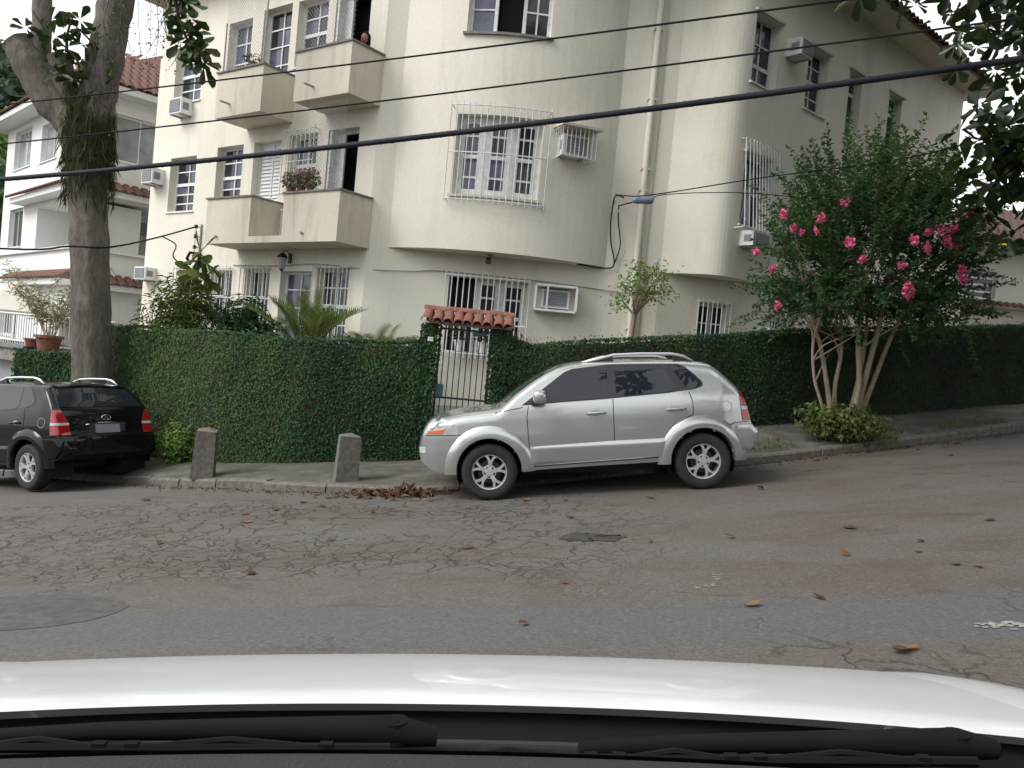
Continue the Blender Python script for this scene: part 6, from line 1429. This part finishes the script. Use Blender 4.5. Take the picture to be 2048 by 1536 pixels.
spl = thing('splice_box', 'blue-grey cable splice cylinder hanging on the service wire before the downpipe', 'splice box', (1.72, 12.5, 4.1)); mb = MB(); mb.lathe([(0, -.16), (.03, -.155), (.052, -.12), (.052, .12), (.03, .155), (0, .16)], 14, 'x', (1.72, 12.5, 4.10), Matrix.Rotation(R(-4), 3, 'Y')); mb.build('case', M['splice'], spl, smooth=40)
mb = MB()
for dx in (-.09, .09): mb.bar((1.72+dx, 12.5, 4.14), (1.72+dx, 12.5, 4.20), .012)
mb.build('hanger', M['grey'], spl)
cable('service_cable', 'thin messenger wire from the wall to the trees past the splice cylinder', [(1.60, 15.44, 4.80), (1.40, 12.6, 4.17), (1.86, 12.5, 4.20), (3.53, 12.4, 4.60), (5.39, 12.0, 4.95), (7.6, 11.5, 5.6), (12, 11, 6.5)], .009, M['wire'], 5)
cable('service_cable', 'second fine wire running level from the splice cylinder to the flowering tree', [(1.87, 12.5, 4.12), (2.05, 12.5, 4.22), (3.17, 12.5, 4.35), (5.2, 12.3, 4.4), (7.4, 11.4, 4.9), (12, 11, 5.6)], .007, M['wire'], 5)
cable('drop_cable', 'black drop cables looping down the wall beside the downpipe', [(1.45, 12.7, 4.16), (1.52, 14.2, 4.5), (1.58, 15.40, 4.70), (1.56, 15.44, 4.3), (1.60, 15.44, 3.9), (1.70, 15.44, 3.5), (1.55, 15.44, 3.40), (1.0, 15.3, 3.41)], .013, M['wire'], 6)
cable('drop_cable', 'second black drop cable hanging in a wider loop beside the downpipe', [(1.62, 12.52, 4.08), (1.55, 14.0, 4.3), (1.68, 15.40, 4.55), (1.70, 15.44, 4.3), (1.78, 15.44, 3.85), (1.70, 15.44, 3.5)], .011, M['wire'], 6)

# ------------------------------------------------------------------ person leaning at the upper balcony
pr_ = thing('person', 'person with long dark hair leaning low over the upper balcony parapet', 'person', tuple(PA.pos(uA(-.17), 6.17, .22)))
bx0 = PA.pos(uA(-.17), 6.17, .22); fwd = Vector((dA[1], -dA[0], 0)); rgt = Vector((-dA[0], -dA[1], 0)); 
def Q(r_, f_, z_): return tuple(rgt*r_+fwd*f_+Vector((0, 0, z_)))
vs_ = [(0, -.12, .52), (0, -.02, .70), (0, .06, .84), (0, .09, .90), (.10, .03, .80), (-.07, .03, .80), (.11, .10, .66), (-.06, .10, .66), (.08, .22, .72), (-.04, .22, .72), (.09, -.10, .50), (-.09, -.10, .50), (.10, .10, .28), (-.10, .10, .28), (.10, -.06, .03), (-.10, -.06, .03), (.10, .12, .02), (-.10, .12, .02)]
ed = [(0, 1), (1, 2), (2, 3), (2, 4), (2, 5), (4, 6), (5, 7), (6, 8), (7, 9), (0, 10), (0, 11), (10, 12), (11, 13), (12, 14), (13, 15), (14, 16), (15, 17)]
rad = [.12, .12, .10, .05, .06, .06, .042, .042, .03, .03, .085, .085, .06, .06, .04, .04, .03, .03]
me = bpy.data.meshes.new('clothed_body'); me.from_pydata([Q(*v_) for v_ in vs_], ed, []); bo = bpy.data.objects.new('body', me); COL.objects.link(bo); bo.parent = pr_; me.materials.append(M['blouse'])
bo.modifiers.new('skin', 'SKIN'); 
for i, sv in enumerate(me.skin_vertices[0].data): sv.radius = (rad[i], rad[i]); sv.use_root = (i == 0)
bo.modifiers.new('sub', 'SUBSURF').render_levels = 2
mb = MB(); mb.sphere(Q(0, .12, 1.02), (.075, .085, .11), 16, 12); hd = mb.build('head', M['skin'], pr_, smooth=180, world=False)
mb = MB(); mb.sphere(Q(0, .205, 1.01), (.012, .02, .022), 8, 6); mb.build('nose', M['skin'], hd, smooth=180, world=False)
mb = MB()
for sx in (-1, 1): mb.sphere(Q(.03*sx, .19, 1.035), (.013, .01, .007), 8, 5)
mb.build('eye', M['hair'], hd, smooth=180, world=False); mb = MB(); mb.sphere(Q(0, .195, .965), (.024, .008, .006), 8, 5); mb.build('mouth', M['redlip'] if 'redlip' in M else M['terracotta'], hd, smooth=180, world=False)
mb = MB(); mb.sphere(Q(0, .095, 1.04), (.088, .095, .118), 16, 12); hr = []
for v_ in mb.v:
    rel = (Vector(v_)-Vector(Q(0, .095, 1.04))); f_ = rel.dot(fwd); hr.append(tuple(Vector(v_)-fwd*max(0, f_-.02)*(.78 if rel.z < .035 else .02)-Vector((0, 0, max(0, -rel.z)*1.2))-fwd*max(0, -rel.z)*.2))
mb.v = [(v_[0], v_[1], max(v_[2], .865)) for v_ in hr]; P = [[Q(0, 0, .8), Q(.01, 0, .8)], [Q(0, 0, .81), Q(.01, 0, .81)]]
mb.grid(P); mb.build('hair', M['hair'], pr_, smooth=180, world=False)

# ------------------------------------------------------------------ road surface details
def sheet(name, poly, dz, mat, rough=.02, n=3, kind='structure', label=None, cat=None):
    L = len(poly); cx_, cy_ = sum(p[0] for p in poly)/L, sum(p[1] for p in poly)/L; ring = []
    for i in range(L):
        a, b_ = poly[i], poly[(i+1) % L]
        for k in range(n): f = k/n; ring.append((a[0]+(b_[0]-a[0])*f+random.gauss(0, rough), a[1]+(b_[1]-a[1])*f+random.gauss(0, rough)))
    V = []; F = []; m_ = len(ring)
    def zr(x, y): return float(road_h(x, y))+.008*math.sin(x*1.7+y*.6)*math.cos(y*1.3)+dz
    for s_ in (1, .66, .33): V += [(cx_+(x-cx_)*s_, cy_+(y-cy_)*s_, zr(cx_+(x-cx_)*s_, cy_+(y-cy_)*s_)) for x, y in ring]
    V.append((cx_, cy_, zr(cx_, cy_)))
    for j in range(2): F += [(j*m_+i, j*m_+(i+1) % m_, (j+1)*m_+(i+1) % m_, (j+1)*m_+i) for i in range(m_)]
    F += [(2*m_+i, 2*m_+(i+1) % m_, 3*m_) for i in range(m_)]
    o_ = MB().add(V, F).build(name, mat, smooth=180); tag(o_, label, cat, kind=kind); return o_
M['tar'] = simple('tarry_patch', (.052, .048, .047), .75, var=.25, scale=18, bmp=.6, bscale=60); M['hole'] = simple('pothole_floor', (.045, .040, .037), .9, var=.3, scale=20, bmp=.6)
M['oldpaint'] = simple('worn_road_paint', (.27, .265, .235), .8, var=.4, scale=25)
M['cover'] = simple('cover_asphalt', (.075, .069, .066), .85, var=.3, scale=10, bmp=.7, bscale=45)
sheet('manhole_patch', [(-3.12+.70*math.cos(a), 5.35+.52*math.sin(a)) for a in np.linspace(0, 2*math.pi, 25)[:-1]], .003, M['cover'], .006, 2)
sheet('pothole', [(.58, 7.62), (.70, 7.88), (.92, 7.80), (1.18, 7.60), (1.06, 7.42), (.66, 7.45)], .006, M['hole'], .022, 9)
def flakes(name, line, n_, spread, size):
    mb = MB()
    for k in range(n_):
        f = random.random()*(len(line)-1); i_ = int(f); a, b_ = line[i_], line[i_+1]; x = a[0]+(b_[0]-a[0])*(f-i_)+random.gauss(0, spread); y = a[1]+(b_[1]-a[1])*(f-i_)+random.gauss(0, spread*.8); r_ = size*random.uniform(.3, 1.2); m_ = 7
        ring = [(x+r_*random.uniform(.5, 1.2)*math.cos(q*6.283/m_)*1.3, y+r_*random.uniform(.5, 1.2)*math.sin(q*6.283/m_)) for q in range(m_)]
        mb.add([(px, py, float(road_h(px, py))+.008*math.sin(px*1.7+py*.6)*math.cos(py*1.3)+.005) for px, py in ring], [tuple(range(m_))])
    return tag(mb.build(name, M['oldpaint']), kind='structure')
flakes('paint_mark', [(1.39, 5.70), (1.53, 5.74), (1.60, 5.86), (1.64, 6.12)], 40, .014, .010)
flakes('paint_mark', [(2.80, 4.66), (2.95, 4.72), (3.3, 4.6)], 60, .035, .020)
flakes('paint_mark', [(1.2, 6.9), (2.2, 6.6), (2.9, 5.5)], 14, .25, .006)
# fallen leaves, each its own object
lv = [(-2.13, 9.82), (-2.65, 9.64), (-2.93, 9.41), (-2.74, 8.92), (-1.46, 9.4), (-3.26, 7.91), (-1.62, 7.94), (-2.45, 10.14), (-1.95, 6.54), (-.26, 7.33), (-.88, 10.09), (.29, 9.84), (.76, 9.7), (1.73, 9.55), (.51, 5.95), (1.66, 5.21), (2.13, 5.33), (.2, 4.89), (2.76, 6.49), (3.32, 6.46), (4.42, 7.4), (2.17, 4.29), (1.36, 7.32), (3.51, 5.96), (6.28, 11.61), (3.08, 9.82), (2.08, 7.33), (.74, 8.64), (3.17, 7.41), (3.49, 6.77), (3.39, 6.05), (2.24, 4.33), (-4.6, 10.6), (-6.9, 10.6)]
gut = []
for k in range(46):
    x = random.choice([random.uniform(-4.8, -.9), random.uniform(3.3, 8.8), random.uniform(-2.2, -1.0)]); gut.append((x, kerb_at(x)-abs(random.gauss(.05, .22))-.06))
lm_ = []
for k in range(4):
    mb = MB(); P = []
    for j in range(7):
        t_ = j/6; w_ = .5*math.sin(math.pi*min(1, t_*.93+.05))**.8*.62; P.append([(t_-.5, s_*w_, .03+.06*(abs(s_)**1.5)*(1 if k % 2 else -.6)+.05*math.sin(t_*3+k)-.06*(k == 2)*t_) for s_ in (-1, -.5, 0, .5, 1)])
    zmin = min(p[2] for r_ in P for p in r_); mb.grid([[(p[0], p[1], p[2]-zmin+.01) for p in r_] for r_ in P]); me = mb.mesh('fallen_leaf', M['deadleaf'], 180)
    at = me.attributes.new('tint', 'FLOAT', 'POINT'); at.data.foreach_set('value', [(.15, .4, .6, .85)[k]]*len(me.vertices)); lm_.append(me)
for i, (x, y) in enumerate(lv+gut):
    o_ = inst('fallen_leaf', lm_[i % 4]); s_ = random.uniform(.07, .14) if i < len(lv) else random.uniform(.05, .13); o_.scale = (s_, s_, s_); o_.rotation_euler = (random.gauss(0, .12), random.gauss(0, .12), random.uniform(0, 6.28)); o_.location = (x, y, float(road_h(x, y))+.012)
    tag(o_, 'curled dry brown leaf lying out on the open asphalt' if i < len(lv) else 'dry brown leaf lying in the gutter along the kerb', 'leaf', 'fallen leaves on the open road' if i < len(lv) else 'fallen leaves along the kerb')
n = 170; x = rng.normal(-1.3, .36, n); y = np.array([kerb_at(a) for a in x])-np.abs(rng.normal(.0, .13, n))-.02; P = np.stack([x, y, road_h(x, y)+.015+rng.random(n)*.08*np.exp(-((x+1.2)/.3)**2)], 1)
tag(leafmesh('leaf_litter', P, rng.normal(size=(n, 3))*.5+[0, -.2, .8], .11, M['deadleaf'], None, .5, None, .2), 'heap of dry brown leaves against the kerb before the silver car', 'leaf litter', kind='stuff')
n = 900; x = np.concatenate([rng.uniform(-8, -1, n//2), rng.uniform(3.2, 12, n-n//2)]); y = np.array([kerb_at(a) for a in x])-np.abs(rng.normal(0, .16, n))-.02; P = np.stack([x, y, road_h(x, y)+.012], 1)
tag(leafmesh('gutter_debris', P, rng.normal(size=(n, 3))*.35+[0, 0, 1.], .045, M['deadleaf'], None, .5, None, .2), 'fine brown leaf crumbs swept along the gutter', 'debris', kind='stuff')
n = 2600; x = np.concatenate([rng.uniform(-7.5, -1.5, n//3), rng.uniform(3.6, 10, n-n//3)]); s_ = rng.random(n)**2*.35; s_[: n//3] = 1-rng.random(n//3)**2*.12; yk = np.array([kerb_at(a) for a in x]); yw = np.interp(x, wl[:, 0], wl[:, 1]); y = yk+.17+(yw-yk-.2)*s_
ok = lumps(np.stack([x*1.5, y, x*0], 1), 1.4, 8) > .5; x, y = x[ok], y[ok]; P = np.stack([x, y, np.array([walk_z(a, b_) for a, b_ in zip(x, y)])+.004], 1)
tag(leafmesh('grass', P, rng.normal(size=(len(P), 3))*.5+[0, -1, .2], .07, M['green'], None, .14, rng.normal(size=(len(P), 3))*.4+[0, 0, 1.], .03), 'short grass tufts sprouting along the pavement edge', 'grass', kind='stuff')

# ------------------------------------------------------------------ houses across the street, behind the white car (unseen, added for the car reflections)
for x0, x1, yy, h, lb in ((-5, 4.5, -10.5, 6.2, 'unseen pale two storey house added across the street for car reflections'), (6.5, 17, -9.5, 7.0, 'unseen tall ochre house added uphill of the pale house for reflections')):
    z0 = float(road_h(x0, -9))-.8; hs_ = thing('unseen_house', lb, 'house', ((x0+x1)/2, yy-4, z0)); PO = Path([(x1, yy), (x0, yy)]); W_ = x1-x0
    ops = [(W_*f-.6, W_*f+.6, z0+zz, z0+zz+1.3) for f in (.18, .5, .82) for zz in (1.6, 4.3)]
    wall(PO, 0, W_, z0, z0+h, ops, M['far_wall'] if x0 < 0 else M['terracotta'], hs_)
    for op in ops: window(hs_, PO, *op, cols=2, rows=(.5,))
    mb = MB(); mb.add([(x0, yy, z0), (x1, yy, z0), (x1, yy-8, z0), (x0, yy-8, z0), (x0, yy, z0+h), (x1, yy, z0+h), (x1, yy-8, z0+h), (x0, yy-8, z0+h)], [(1, 2, 6, 5), (2, 3, 7, 6), (3, 0, 4, 7)]); mb.build('unseen_side_wall', M['far_wall'], hs_)
    mb = MB(); mb.add([(x0-.6, yy+.6, z0+h), (x1+.6, yy+.6, z0+h), (x1+.6, yy-8.6, z0+h), (x0-.6, yy-8.6, z0+h), (x0+3, yy-4, z0+h+2.4), (x1-3, yy-4, z0+h+2.4)], [(0, 1, 5, 4), (1, 2, 5), (2, 3, 4, 5), (3, 0, 4), (3, 2, 1, 0)]); mb.build('roof', M['rooftile'], hs_)
for c_, r_, n_, lb in (((-10.5, -10, 4.2), (3.2, 2.6, 3.2), 4200, 'unseen leafy tree added downhill of the pale house for reflections'), ((5.5, -8, 3.8), (2.2, 1.8, 2.6), 3000, 'unseen leafy tree added between the two houses across the street')):  # out-of-view trees, added to darken what the cars reflect
    zb_ = float(road_h(c_[0], -8)); tr = thing('distant_tree', lb, 'tree', (c_[0], c_[1], zb_)); MB().tube([(c_[0], c_[1], zb_-.3), (c_[0]+.1, c_[1], c_[2]-1), (c_[0], c_[1], c_[2]+1)], [.25, .18, .08], 8).build('trunk', M['bark'], tr, smooth=70)  # added out-of-view trees, not part of the distant ones
    o_ = rng.normal(size=(n_, 3)); o_ /= np.linalg.norm(o_, axis=1)[:, None]; P = np.array(c_)+o_*rng.random((n_, 1))**.4*np.array(r_)*(.7+.45*lumps(o_*3, 1.5, 6)[:, None])
    leafmesh('crown', P, o_+rng.normal(size=(n_, 3))*.4, .32, M['dkgreen'], tr, .6)['kind'] = 'stuff'
